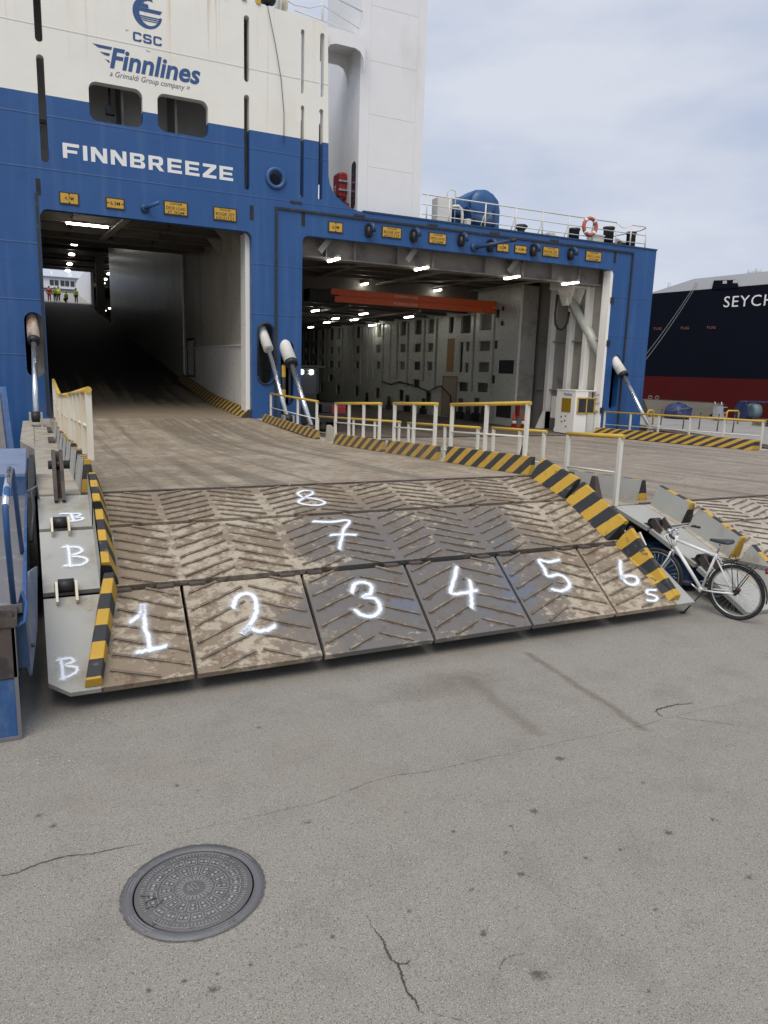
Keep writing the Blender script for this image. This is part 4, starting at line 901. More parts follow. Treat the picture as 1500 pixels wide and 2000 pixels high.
for i, k in ((0, 'B1'), (1, 'B7'), (2, 'B8')):
    q = [(0, .03), (.6, .03), (.6, .965), (0, .965)] if i else [(0.0, .11), (.16, 0), (.42, 0), (.58, .955), (0, .955)]
    p = part('side_plate', slab(M(), PL, i, q, .05, -.004), 'plate_grey', rampL); spray(k, p, .05, .004)
    q = [(6.94, .03), (7.33, .03), (7.33, .965), (6.94, .965)] if i else [(6.98, 0), (7.30, 0), (7.33, .955), (6.955, .955)]
    part('side_plate', slab(M(), PL, i, q, .05, -.004), 'plate_grey', rampL)
# guards: prisms on the flap edges
def guard(P, i, sec0, sec1, t0, t1, mat, parent, bevel=.008):
    """section (x,h) polygons at the lower and upper end"""
    a = [seg(P, i, x, t0, h) for x, h in sec0]; b = [seg(P, i, x, t1, h) for x, h in sec1]; n = len(a)
    m = M().add(a + b, [tuple(range(n))[::-1], tuple(range(n, 2 * n))] + [(k, (k + 1) % n, n + (k + 1) % n, n + k) for k in range(n)])
    return part('guard', m, mat, parent, None, bevel)
def gl(x, w_=.17, h=.29, tw=.065): return [(x, 0), (x + w_, 0), (x + tw + .02, h), (x + .01, h)]
guard(PL, 0, [(.27, 0), (.41, 0), (.40, .10), (.28, .10)], [(.49, 0), (.655, 0), (.62, .25), (.53, .25)], .02, .97, 'st_guard', rampL)
for i in (1, 2):
    x0 = .505 if i == 1 else .52
    gg = guard(PL, i, gl(x0), gl(x0 + .02), .05, .93, 'st_guard', rampL)
    part('guard_back', M().add([seg(PL, i, x0 - .006, .03, -.01), seg(PL, i, x0 + .014, .95, -.01), seg(PL, i, x0 + .014, .95, .295), seg(PL, i, x0 - .001, .03, .295)], [(0, 1, 2, 3)]), 'plate_grey', gg)
def gr(x, h=.31): return [(x - .05, 0), (x + .20, 0), (x + .195, h - .02), (x + .165, h), (x + .125, h)]
guard(PL, 2, gr(6.90), gr(6.90), .04, .95, 'st_guard', rampL)
guard(PL, 1, gr(6.89), gr(6.89), .05, .98, 'st_guard', rampL)
guard(PL, 0, [(6.92, 0), (7.10, 0), (7.08, .08), (7.0, .08)], [(6.90, 0), (7.06, 0), (7.05, .30), (7.0, .30)], .06, .97, 'st_guard_worn', rampL)
def curb(y0, y1, h, mat, parent, x=6.89, inner=True):
    a, b = zprof(y0), zprof(y1)
    s = lambda y, z: [(x, y, z), (x + .14, y, z), (x + .135, y, z + h), (x + .07, y, z + h)]
    m = M(); A, B = s(y0, a), s(y1, b); m.hexa(A, B)
    return part('kerb_guard', m, mat, parent, None, .01)
curb(9.25, 11.85, .29, 'st_curb_clean', rampL); curb(12.2, 14.4, .27, 'st_curb', rampL); curb(14.65, 17.5, .26, 'st_curb', rampL); curb(18.8, 24.0, .24, 'st_curb', rampL)
part('kerb_stop', M().prism([(6.98, 18.2, .99), (7.2, 18.2, .99), (7.2, 18.2, 1.35), (7.12, 18.2, 1.42), (7.02, 18.2, 1.42)], (0, .1, 0)), 'main_plate', rampL, None, .01)
# left kerb of the main deck, seen from behind: grey backs with yellow and black ends
for y0, y1 in ((9.25, 10.6), (10.8, 12.2), (12.4, 13.8), (14.0, 15.4), (15.6, 17.0), (17.2, 18.8), (19.1, 20.9)):
    a, b = zprof(y0), zprof(y1); x = .47
    k = part('kerb_guard', M().hexa([(x, y0, a), (x + .16, y0, a), (x + .12, y0, a + .40), (x + .05, y0, a + .40)], [(x, y1, b), (x + .16, y1, b), (x + .12, y1, b + .36), (x + .05, y1, b + .36)]), 'st_curb_clean', rampL, None, .008)
    part('guard_back', M().add([(x - .006, y0 + .01, a), (x - .006, y1, b), (x + .044, y1, b + .36), (x + .044, y0 + .01, a + .40)], [(0, 1, 2, 3)]), 'plate_grey', k)
# hinge rollers in forked brackets on the side plates
def roller(P, i, x, t, parent, s=1.0):
    c = seg(P, i, x, t); n = seg(P, i, x, t, 1) - c; d = (seg(P, i, x, 1) - seg(P, i, x, 0)).normalized()
    for sx in (-.085, .085):
        p = c + Vector((sx * s, 0, 0)); r = part('hinge_bracket', M().bar(p - d * .16 * s + n * .01, p + d * .02 * s + n * .10 * s, .022 * s, .10 * s, n), 'rusty_cream' if parent.name == 'stern_ramp' else 'rusty', parent)
    part('roller', M().tube(c + Vector((-.07 * s, 0, 0)) + d * .05 + n * .05, c + Vector((.07 * s, 0, 0)) + d * .05 + n * .05, .065 * s), 'black', r)
    part('roller_well', M().prism([c + Vector((-.10 * s, 0, 0)) + d * .0 + n * .004, c + Vector((.10 * s, 0, 0)) + n * .004, c + Vector((.10 * s, 0, 0)) + d * .15 + n * .004, c + Vector((-.10 * s, 0, 0)) + d * .15 + n * .004], n * .004), 'void', r)
roller(PL, 1, .20, .0, rampL); roller(PL, 2, .20, .0, rampL, .95)
roller(PL, 1, 7.22, .0, rampL); roller(PL, 2, 7.22, .0, rampL)
lv = part('locking_lever', M().bar((.19, 9.0, 1.30), (.19, 9.3, 1.84), .04, .16, (0, -1, .5)).bar((.27, 9.0, 1.30), (.27, 9.3, 1.84), .04, .16, (0, -1, .5)).bar((.23, 9.12, 1.32), (.23, 9.36, 1.84), .05, .05, (0, -1, .5)), 'rusty', rampL)
part('pin', M().tube((.13, 9.26, 1.70), (.36, 9.26, 1.70), .05), 'black', lv)
for y in (9.75,):
    part('stop_horn', M().hexa([(7.2, y, zprof(y)), (7.32, y, zprof(y)), (7.32, y + .25, zprof(y)), (7.2, y + .25, zprof(y))], [(7.24, y + .1, 1.75), (7.29, y + .1, 1.75), (7.29, y + .17, 1.75), (7.24, y + .17, 1.75)]), 'rusty', rampL)

# ---- the second ramp, to the right
PR = [(5.96, .06), (6.81, .46), (7.71, .78), (8.47, .97)]
rampR = root('stern_ramp', 'wide dusty stern ramp behind the bicycle, leading flat into the wide doorway', 'ramp', (14.7, 8.5, .95))
profR = [(8.5, .97), (13, .79), (18, .62), (24.78, .40)]
part('main_deck', surf(M(), 8.42, 21.5, profR), 'ramp_right', rampR)
part('side_plate', surf(M(), 7.95, 8.415, profR, .3), 'main_plate', rampR)
part('edge_bar', M().box(8.5, 21.5, 8.44, 8.5, .92, .985), 'rusty', rampR)
part('under_beam', M().box(8.1, 21.3, 8.9, 24, .05, .4).box(8.05, 8.4, 7.0, 8.8, .1, .5).box(7.98, 8.3, 9, 20, .2, .62), 'blue_dark', rampR)
for i in (0, 1, 2):
    bb = [8.95 + 1.25 * k for k in range(11)]
    f = part('flap', slab(M(), PR, i, [(8.55, .03), (21.4, .03), (21.4, .965), (8.55, .965)]), 'flap_right', rampR)
    part('tread_bars', chevrons(PR, i, bb, bb, False, False, 6, .22, 'x', f), 'weld', f)
    p = part('side_plate', slab(M(), PR, i, [(7.95, .03 if i else 0), (8.54, .03 if i else 0), (8.54, .965), (7.95, .965)], .06), 'plate_grey', rampR)
    gg = guard(PR, i, [(8.66, 0), (8.86, 0), (8.80, .22 if i == 0 else .33), (8.72, .22 if i == 0 else .33)], [(8.66, 0), (8.86, 0), (8.80, .33), (8.72, .33)], .07, .93, 'st_guard_worn', rampR)
    part('guard_back', M().add([seg(PR, i, 8.652, .085, 0), seg(PR, i, 8.652, .93, 0), seg(PR, i, 8.712, .93, .325), seg(PR, i, 8.712, .085, .215 if i == 0 else .325)], [(0, 1, 2, 3)]), 'plate_grey', gg)
    if i: roller(PR, i, 8.1, 0.0, rampR, 1.1)
for y0, y1 in ((8.75, 10.7), (10.9, 13.0)):
    a, b = zprof(y0, profR), zprof(y1, profR); x = 8.72
    k = part('kerb_guard', M().hexa([(x, y0, a), (x + .2, y0, a), (x + .13, y0, a + .33), (x + .07, y0, a + .33)], [(x, y1, b), (x + .2, y1, b), (x + .13, y1, b + .33), (x + .07, y1, b + .33)]), 'st_guard_worn', rampR)
    part('guard_back', M().add([(x - .006, y0 + .01, a), (x - .006, y1, b), (x + .062, y1, b + .33), (x + .062, y0 + .01, a + .33)], [(0, 1, 2, 3)]), 'plate_grey', k)
za, zb = zprof(16.7, profR), zprof(23.6, profR)
part('kerb_guard', M().hexa([(21.38, 16.7, za), (21.8, 16.7, za), (21.8, 16.7, za + .34), (21.55, 16.7, za + .34)], [(21.38, 24.4, zb), (21.8, 24.4, zb), (21.8, 24.4, zb + .34), (21.55, 24.4, zb + .34)]), 'st_far', rampR, None, .012)
part('side_plate', surf(M(), 21.505, 22.9, [(16.8, .64), (24.78, .40)], .3), 'main_plate', rampR)
for x, y in ((8.05, 9.55), (8.08, 9.0)):
    part('stop_horn', M().hexa([(x, y, .9), (x + .16, y, .9), (x + .16, y + .26, .9), (x, y + .26, .9)], [(x + .05, y + .12, 1.32), (x + .11, y + .12, 1.32), (x + .11, y + .2, 1.32), (x + .05, y + .2, 1.32)]), 'rusty', rampR)
ln = part('lifting_link', M().bar((7.62, 9.7, 1.12), (7.72, 8.75, 1.0), .10, .22), 'blue', rampR, None, .03)
part('pin', M().tube((7.5, 9.62, 1.16), (7.8, 9.62, 1.16), .11).tube((7.6, 8.85, 1.03), (7.85, 8.85, 1.03), .07), 'plate_grey', ln)

# ---- railings on the ramps
def railing(label, x, y0, y1, z0f, top0, top1, nposts, group, mid=True, rp=.028, cat='railing', name='railing', posts=None, mats=('cream', 'yellow')):
    t = root(name, label, cat, (x, (y0 + y1) / 2, (z0f(y0) + z0f(y1)) / 2), group)
    ys = posts or [y0 + (y1 - y0) * k / (nposts - 1) for k in range(nposts)]
    zt = lambda y: top0 + (top1 - top0) * (y - y0) / (y1 - y0)
    for y in ys: part('post', M().box(x - rp, x + rp, y - rp, y + rp, z0f(y), zt(y) - .02), mats[0], t)
    e = .06
    part('top_rail', M().path([(x, y0 - e, zt(y0 - e)), (x, (y0 + y1) / 2, zt((y0 + y1) / 2)), (x, y1 + e, zt(y1 + e))], rp * 1.15, 8), mats[1], t)
    if mid:
        zm = lambda y: (z0f(y) + zt(y)) / 2 - .02
        part('mid_rail', M().path([(x, y0, zm(y0)), (x, y1, zm(y1))], rp * .6, 6), mats[0], t)
    return t
GA = 'tall railings along the right edge of the left ramp'
zc = lambda y: zprof(y) + .1
railing('yellow-topped railing standing nearest on the left ramp, above the widest striped kerb', 7.0, 9.5, 11.8, zc, 2.46, 2.31, 3, GA, posts=[9.5, 10.65, 11.8])
railing('second yellow-topped railing on the left ramp, above a short muddy kerb', 7.0, 12.42, 14.2, zc, 2.29, 2.20, 3, GA, posts=[12.42, 13.3, 14.2])
railing('third yellow-topped railing on the left ramp, with four white posts', 7.0, 14.95, 17.6, zc, 2.16, 2.02, 4, GA)
railing('farthest yellow-topped railing on the left ramp, by the two white cylinders', 7.0, 19.0, 23.3, zc, 2.0, 2.03, 3, GA, posts=[19.0, 20.6, 23.3])
GB = 'low railings along the left edge of the right ramp'
zr_ = lambda y: zprof(y, profR)
railing('two-post yellow-topped railing standing alone on the right ramp by the rollers', 7.97, 8.45, 9.65, zr_, 2.03, 1.96, 2, GB, rp=.03)
railing('low yellow-topped railing on the right ramp behind the nearest tall railing', 7.97, 10.3, 11.85, zr_, 1.94, 1.87, 3, GB, rp=.025, posts=[10.3, 11.0, 11.85])
railing('low yellow-topped railing on the right ramp behind the gap between tall railings', 7.97, 12.4, 15.4, zr_, 1.83, 1.69, 4, GB, rp=.025, posts=[12.4, 13.7, 15.4])
railing('low yellow-topped railing on the right ramp farthest from the camera', 7.97, 15.9, 21.5, zr_, 1.68, 1.42, 5, GB, rp=.025)
railing('long white railing with yellow top along the striped kerb by the other ship', 21.9, 16.75, 24.3, lambda y: zprof(y, profR) + .02, 1.62, 1.45, 6, 'railing on the far edge of the right ramp', rp=.03)
GC = 'cream railings along the left edge of the left ramp'
zl = lambda y: zprof(y) + .38
railing('rust-stained cream railing nearest on the left edge of the left ramp', .60, 9.35, 13.6, zl, 2.56, 2.33, 5, GC, rp=.035, mats=('rusty_cream', 'yellow'))
railing('rust-stained cream railing in the middle of the left edge of the left ramp', .58, 14.0, 17.0, zl, 2.30, 2.16, 4, GC, rp=.035, mats=('rusty_cream', 'yellow'))
railing('rust-stained cream railing farthest along the left edge of the left ramp', .54, 17.3, 21.3, zl, 2.16, 2.36, 4, GC, rp=.035, mats=('rusty_cream', 'yellow'))

# ---- hydraulic cylinders
def cyl(label, top, mid, end, r_s, r_r, smat, cap=True):
    top, mid, end = Vector(top), Vector(mid), Vector(end)
    t = root('hydraulic_cylinder', label, 'cylinder', end, 'hydraulic cylinders that carry the ramps')
    s = part('sleeve', M().tube(top, mid, r_s, r_s, 18), smat, t)
    d = (end - mid).normalized()
    if cap: part('sleeve_cap', M().tube(mid - d * .02, mid + d * .12, r_s * 1.04, r_s * .95, 18), 'black', s)
    part('rod', M().tube(mid, end, r_r, r_r, 14), 'steel', t)
    e = part('end_eye', M().tube(end + Vector((-.10, 0, 0)), end + Vector((.10, 0, 0)), .15), 'black', t)
    for sx in (-.145, .145): part('end_bracket', M().box(end.x + sx - .025, end.x + sx + .025, end.y - .16, end.y + .14, end.z - .3, end.z + .12), 'main_plate', t)
cyl('hydraulic cylinder with rust-stained sleeve at the left edge of the tunnel doorway', (.13, 25.6, 4.6), (.15, 24.55, 3.45), (.08, 22.6, 1.32), .17, .075, 'dirty_sleeve')
cyl('white hydraulic cylinder in the oval opening right of the tunnel doorway', (7.15, 25.7, 4.7), (7.28, 24.5, 3.45), (7.28, 22.4, 1.28), .17, .07, 'sleeve', False)
cyl('white hydraulic cylinder with black cap left of the wide doorway', (7.9, 25.6, 4.3), (8.02, 24.35, 3.05), (8.1, 22.4, .95), .22, .085, 'sleeve')
tt = cyl('white hydraulic cylinder slanting out of the right edge of the wide doorway', (22.72, 25.4, 4.05), (22.74, 24.35, 3.05), (22.75, 22.4, .72), .20, .08, 'sleeve')
t = root('striped_post', 'yellow and black striped post between two white hydraulic cylinders', 'post', (7.9, 24.7, 1.1))
part('shaft', M().tube((7.88, 24.72, 1.0), (7.88, 24.72, 2.95), .07), 'st_z', t)
part('cap', M().tube((7.88, 24.72, 2.95), (7.88, 24.72, 3.0), .075), 'black', t)
t = root('lifting_arm', 'thick pale cylinder slanting from a ceiling bracket inside the wide doorway', 'cylinder', (21.6, 26.8, 6.3))
part('barrel', M().tube((21.95, 27.1, 6.12), (22.42, 25.0, 3.42), .21, .21, 20), 'casing', t)
part('pivot', M().tube((21.55, 27.1, 6.15), (22.3, 27.1, 6.15), .17), 'int_white', t)
part('hanger', M().prism([(21.6, 26.6, 6.65), (21.6, 27.7, 6.65), (21.6, 27.3, 5.95), (21.6, 26.9, 5.95)], (.06, 0, 0)).prism([(22.2, 26.6, 6.65), (22.2, 27.7, 6.65), (22.2, 27.3, 5.95), (22.2, 26.9, 5.95)], (.06, 0, 0)).box(21.3, 22.28, 26.3, 27.9, 6.65, 7.1), 'int_white', t)
part('hose', M().path([(21.3, 27.3, 6.4), (21.25, 27.3, 5.6), (21.3, 27.3, 5.15), (21.4, 27.25, 4.95), (21.55, 27.2, 4.9), (21.7, 27.15, 5.0), (21.8, 27.1, 5.25), (21.85, 27.1, 5.7)], .05, 8), 'black', t)

# ================================================================== INSIDE THE HOLD
def tube_lamp(label, x, y, z, along='Y', ln=.95, group='tube lamps under the hold ceiling', w_=.048):
    t = root('ceiling_lamp', label, 'lamp', (x, y, z), group)
    dx, dy = (w_, ln / 2) if along == 'Y' else (ln / 2, w_)
    part('housing', M().box(x - dx * 1.3, x + dx * 1.3, y - dy * 1.04, y + dy * 1.04, z + .04, z + .12), 'int_grey', t)
    part('tube', M().box(x - dx, x + dx, y - dy, y + dy, z - .015, z + .04), 'lamp', t)
    return t
tube_lamp('long bright tube lamp under the tunnel ceiling just inside the left doorway', 2.0, 27.8, 7.33, 'X', 1.3, None)
NM = ['leftmost', 'second from left', 'third from left', 'rightmost']
for i, x in enumerate((9.85, 13.35, 17.4, 20.3)): tube_lamp('tube lamp in the front row of the hold ceiling, ' + NM[i], x, 25.25, 6.62)
for i, x in enumerate((14.5, 18.45, 21.1)): tube_lamp('tube lamp in the second row, just before the orange gantry beam, ' + ('leftmost', 'middle', 'rightmost')[i], x, 33.25, 6.83)
for i, x in enumerate((13.4, 16.1, 18.8)): tube_lamp('tube lamp in the third row, just behind the orange gantry beam, ' + ('leftmost', 'middle', 'rightmost')[i], x, 36.8, 5.75)
for i, x in enumerate((12.4, 16.4, 17.6)): tube_lamp('small tube lamp in the fourth row deep in the hold, ' + ('leftmost', 'middle', 'rightmost')[i], x, 41.6, 5.75)
for i, x in enumerate((17.4, 20.6)): tube_lamp('small tube lamp in the fifth row deep in the hold, ' + ('left one', 'right one')[i], x, 45.6, 5.75)
tube_lamp('small tube lamp farthest back in the hold, beside the left jamb', 18.6, 52, 5.75)
def bulb(label, x, y, z, group, r_=.26):
    solo('round_lamp', label, 'lamp', M().lathe([(0, -.12), (r_ * .8, -.09), (r_, 0), (r_ * .7, .1), (0, .14)], (x, y, z), (0, 0, 1), 12), 'lamp_far', (x, y, z), group)
W1 = ('nearest', 'second', 'third', 'farthest')
for i, (x, y) in enumerate(((4.1, 73), (4.22, 80), (4.4, 88), (4.5, 94.5))): bulb('round lamp on the tunnel ceiling above the workers, %s of the left row' % W1[i], x, y, 12.85, 'round lamps in the tunnel', .3)
W2 = ('nearest', 'second', 'third', 'fourth', 'fifth', 'farthest')
for i, (x, y) in enumerate(((8.7, 81.6), (8.85, 88), (8.95, 94.5), (9.1, 101), (9.2, 106), (9.3, 113))): bulb('round lamp over the side lane right of the pillar, %s of the row' % W2[i], x, y, 12.85, 'round lamps in the tunnel', .3 if i != 3 else .2)
for i, (x, y) in enumerate(((14.6, 136), (14.6, 141), (14.6, 146), (14.6, 151), (14.6, 156), (14.4, 164))): bulb('small round lamp low in the side lane, %s of the lower row' % W2[i], x, y, 12.9, 'round lamps in the tunnel', .27)

t = root('gantry_beam', 'orange double gantry beam under the hold ceiling', 'gantry', (16.5, 31.6, 6.1))
part('girder', M().box(12.2, 20.9, 31.5, 31.8, 6.10, 6.36), 'orange', t)
part('girder', M().box(12.4, 20.9, 31.55, 31.85, 5.80, 6.045).box(12.6, 20.8, 31.6, 31.7, 6.045, 6.10), 'orange', t)
part('end_carriage', M().box(11.2, 12.2, 31.5, 32.3, 5.8, 6.3).box(11.5, 12.4, 31.62, 31.9, 5.82, 6.0), 'void', t)
gm = M()
for z in (6.18, 5.86): text(gm, 'WORKING LOAD', (15.3, 31.494 if z > 6 else 31.544, z), XA, ZA, 1.25, .11)
part('lettering', gm, 'rusty_cream', t)

t = root('control_booth', 'pale control booth with yellow-framed windows by the right side of the wide doorway', 'booth', (21.4, 25.7, .4))
part('cabin', M().box(20.92, 21.6, 25.1, 26.35, .44, 2.27).box(20.9, 22.0, 25.08, 26.37, 2.27, 2.31).box(21.6, 21.98, 25.3, 25.7, .44, 2.27), 'int_white', t)
part('window', M().box(20.9, 20.925, 25.35, 25.95, 1.36, 1.95), 'amber', t)
part('window', M().box(21.05, 21.95, 25.065, 25.1, 1.36, 1.95), 'glass', t)
fw = M()
for x in (21.03, 21.5, 21.93): fw.box(x, x + .05, 25.05, 25.066, 1.32, 1.99)
fw.box(21.03, 21.98, 25.05, 25.064, 1.31, 1.36).box(21.03, 21.98, 25.05, 25.064, 1.95, 2.0)
part('window_frame', fw, 'yellow', t)
part('locker', M().box(21.62, 21.98, 25.06, 25.29, .44, 1.34), 'casing', t)
part('lettering', text(M(), 'Finnlines', (20.895, 25.85, 2.06), -YA, ZA, .55, .12, .01, .2), 'txt_blue', t)
bh = M()
for y, z in ((25.9, 1.1), (25.6, 1.15), (25.85, .9), (25.65, .95), (25.55, .7)): bh.box(20.9, 20.925, y, y + .06, z, z + .06)
part('button', bh, 'black', t)
part('foot', M().box(21.0, 21.9, 25.2, 26.25, .405, .44), 'black', t)
def cone(x, y, label):
    t = root('traffic_cone', label, 'cone', (x, y, .41), 'traffic cones by the casing wall')
    part('base', M().box(x - .19, x + .19, y - .19, y + .19, .41, .45), 'cone', t)
    part('cone_body', M().lathe([(.14, .04), (.035, .74)], (x, y, .41), ZA, 16), 'cone', t)
    part('band', M().lathe([(.124, .18), (.098, .32)], (x, y, .411), ZA, 16), 'txt_white', t)
    part('band', M().lathe([(.083, .42), (.060, .56)], (x, y, .411), ZA, 16), 'txt_white', t)
cone(20.55, 28.9, 'red and white traffic cone by the casing wall, the left of two'); cone(20.95, 28.7, 'red and white traffic cone by the casing wall, the right of two')
t = root('tow_tractor', 'dark tow tractor with a red side parked just inside the wide doorway', 'tractor', (10.1, 28.6, .4))
part('chassis', M().box(9.1, 11.3, 27.3, 30.5, .8, 1.15), 'black', t)
part('bonnet', M().box(10.3, 11.3, 27.4, 28.6, 1.15, 1.5), 'black', t, None, .04)
part('mudguard', M().box(10.7, 11.32, 27.35, 27.6, .95, 1.45), 'red', t, None, .05)
part('cab', M().box(9.2, 10.2, 27.5, 27.58, 1.15, 1.9).box(9.2, 9.28, 27.5, 29, 1.15, 2.9).box(10.12, 10.2, 27.5, 29, 1.15, 2.9).box(9.1, 10.4, 27.4, 29.1, 2.9, 2.98), 'black', t)
part('cab_glass', M().box(9.28, 10.12, 27.52, 27.55, 1.9, 2.88), 'glass', t)
for x in (9.25, 10.95):
    for y in (27.9, 29.8):
        w_ = part('wheel', M().lathe([(.25, -.14), (.42, -.13), (.44, 0), (.42, .13), (.25, .14)], (x, y, .84), XA, 20), 'rubber', t)
        part('hub', M().tube((x - .16, y, .84), (x + .16, y, .84), .2), 'red', w_)
for x in (9.45, 9.85): part('headlight', M().lathe([(0, .08), (.10, .06), (.10, 0)], (x, 27.44, 2.72), -YA, 14), 'head_lamp', t)
part('light_bar', M().tube((9.3, 27.4, 2.72), (10.2, 27.4, 2.72), .03), 'black', t)

# ================================================================== ON DECK
t = root('deck_railing', 'white railing along the edge of the mooring deck above the wide doorway', 'railing', (19, 25.3, 8.25))
xs = (13.5, 14.45, 16.05, 17.45, 18.75, 20.05, 21.3, 22.55, 23.35, 24.2)
for x in xs: part('post', M().tube((x, 25.3, 8.2), (x, 25.3, 9.25), .028, .028, 8), 'cream', t)
for x in xs[2:7]: part('stay', M().tube((x, 25.3, 8.95), (x - .12, 25.55, 8.2), .02, .02, 6), 'cream', t)
part('top_rail', M().path([(13.3, 25.3, 9.25), (22.55, 25.3, 9.25)], .026, 8), 'cream', t)
part('mid_rail', M().path([(13.3, 25.3, 8.9), (24.2, 25.3, 8.9)], .018, 6), 'cream', t)
part('mid_rail', M().path([(13.3, 25.3, 8.56), (24.2, 25.3, 8.56)], .018, 6), 'cream', t)
part('chain', M().path([(22.55, 25.3, 9.24), (22.75, 25.3, 9.12), (22.95, 25.3, 9.08), (23.15, 25.3, 9.12), (23.35, 25.3, 9.24)], .014, 6), 'cream', t)
part('corner_rail', M().path([(23.35, 25.3, 9.25), (24.1, 25.3, 9.25), (24.3, 25.4, 9.25), (24.35, 25.8, 9.2), (24.35, 30, 9.2)], .026, 8), 'cream', t)
t = root('lifebuoy', 'orange lifebuoy hanging on the white deck railing', 'lifebuoy', (21.05, 25.22, 8.95))
part('ring', M().torus((21.05, 25.2, 8.92), YA, .32, .075, 32, 10), 'life_red', t)
lb = M()
for a in (45, 135, 225, 315): c_ = Vector((21.05 + .32 * math.cos(R(a)), 25.2, 8.92 + .32 * math.sin(R(a)))); d_ = Vector((-math.sin(R(a)), 0, math.cos(R(a)))) * .045; lb.tube(c_ - d_, c_ + d_, .080, .080, 10)
part('band', lb, 'txt_white', t)
t = root('mooring_winch', 'large blue mooring winch with rounded housing on the deck', 'winch', (16.6, 27.4, 8.2))
hs = [(15.75, 8.6), (17.85, 8.6), (17.85, 9.45), (17.75, 9.85), (17.45, 10.1), (17.05, 10.2), (16.65, 10.15), (16.3, 9.95), (16.05, 9.8), (15.6, 9.7), (15.35, 9.5), (15.3, 9.3), (15.75, 8.9)]
part('housing', M().prism([(x, 27.0, z) for x, z in hs], (0, .9, 0)), 'blue', t, None, .08)
part('gear_cover', M().lathe([(.62, 0), (.6, .12), (.3, .16), (0, .16)], (16.95, 27.0, 9.55), (0, -1, 0), 28), 'blue', t)
part('gear_cover', M().lathe([(.38, 0), (.36, .2), (.2, .25), (0, .25)], (15.75, 27.0, 9.35), (0, -1, 0), 24), 'blue', t)
part('drum', M().lathe([(.5, 0), (.5, .06), (.3, .08), (.3, .9), (.5, .92), (.5, 1.0)], (16.0, 26.7, 8.85), (1, 0, 0), 24), 'blue_dark', t)
part('base', M().box(15.2, 18.0, 26.8, 28.1, 8.2, 8.6), 'blue_dark', t)
for x in (16.2, 16.7, 17.4): part('flange', M().lathe([(.2, 0), (.2, .06), (.08, .08), (0, .08)], (x, 26.99, 8.95), (0, -1, 0), 14), 'blue_dark', t)
t = root('winch_cabinet', 'white control cabinet with a hoop on top beside the blue winch', 'cabinet', (14.75, 26.2, 8.2))
part('cabinet_body', M().box(14.35, 14.98, 26.0, 26.5, 8.2, 9.42), 'sleeve', t, None, .03)
part('hoop', M().path([(14.85, 26.2, 9.42), (14.85, 26.2, 9.68), (14.95, 26.2, 9.78), (15.15, 26.2, 9.78), (15.22, 26.2, 9.7), (15.22, 26.2, 8.6)], .022, 8), 'cream', t)
part('pipe', M().path([(14.98, 26.1, 9.15), (15.3, 26.1, 9.2), (15.45, 26.1, 9.1), (15.5, 26.1, 8.9), (15.5, 26.1, 8.2)], .06, 10), 'cream', t)
part('side_box', M().box(15.6, 15.78, 25.9, 26.1, 8.2, 8.75), 'cream', t)
t = root('fairlead_roller', 'dark mushroom-shaped roller fairlead on the deck edge', 'fairlead', (18.15, 25.9, 8.2))
part('drum', M().lathe([(.26, 0), (.26, .14), (.16, .2), (.15, .34), (.25, .42), (.27, .48), (.2, .54), (0, .55)], (18.15, 25.9, 8.25), ZA, 20), 'seal', t)
part('foot', M().box(17.7, 18.5, 25.7, 26.1, 8.2, 8.3), 'seal', t)
t = root('deck_vent', 'small cream vent box on the deck between the roller and the lifebuoy', 'vent', (19.6, 25.9, 8.2))
part('box', M().box(19.45, 19.75, 25.75, 26.05, 8.2, 8.62), 'cream', t); part('cowl', M().lathe([(.1, 0), (.12, .08), (.06, .14)], (19.78, 25.9, 8.5), (1, 0, 0), 12), 'cream', t); part('pipe', M().path([(19.0, 25.9, 8.2), (19.0, 25.9, 8.5), (19.25, 25.9, 8.55)], .04, 6), 'sleeve', t)
def bollard(x, y, label, h=.85, r_=.22):
    t = root('deck_bollard', label, 'bollard', (x, y, 8.2), 'bollards on the mooring deck')
    part('shaft', M().lathe([(r_, 0), (r_, h - .12), (r_ * 1.15, h - .08), (r_ * 1.15, h), (0, h + .02)], (x, y, 8.2), ZA, 18), 'black', t); part('foot', M().box(x - r_ * 1.5, x + r_ * 1.5, y - r_ * 1.2, y + r_ * 1.2, 8.2, 8.26), 'black', t)
bollard(22.75, 26.0, 'tall black bollard right of the lifebuoy', 1.0); bollard(20.9, 26.0, 'short black bollard behind the lifebuoy', .75); bollard(24.9 - .6, 26.3, 'black bollard at the right corner of the deck', 1.0, .2); bollard(23.75, 26.4, 'low black bollard near the right corner of the deck', .5, .25)
t = root('rope_stopper', 'grey plate rope stopper on the deck between black bollards', 'fitting', (23.2, 25.8, 8.2))
part('cheek', M().prism([(22.95, 25.8, 8.2), (23.45, 25.8, 8.2), (23.3, 25.8, 8.7), (23.1, 25.8, 8.75)], (0, .08, 0)), 'main_plate', t); part('sheave', M().tube((23.2, 25.74, 8.55), (23.2, 25.94, 8.55), .12), 'rusty', t)
t = root('deck_locker', 'low white locker behind the deck railing right of the lifebuoy', 'locker', (21.9, 26.0, 8.2))
part('body', M().box(21.75, 22.35, 25.8, 26.2, 8.2, 8.75), 'cream', t); part('lid', M().box(21.72, 22.38, 25.77, 26.23, 8.75, 8.8), 'cream', t)
t = root('liferaft_canister', 'dark red canister on the left side of the funnel casing', 'canister', (10.6, 26.6, 9.2))
part('shell', M().box(10.42, 10.74, 26.3, 26.95, 8.95, 9.85), 'red', t, None, .08); part('clip', M().box(10.4, 10.75, 26.25, 26.3, 9.2, 9.26), 'alu', t); part('clip', M().box(10.4, 10.75, 26.25, 26.3, 9.5, 9.56), 'alu', t); part('lettering', text(M(), 'TO1', (10.41, 26.85, 9.45), -ZA, -YA, .35, .25, .01), 'txt_white', t)
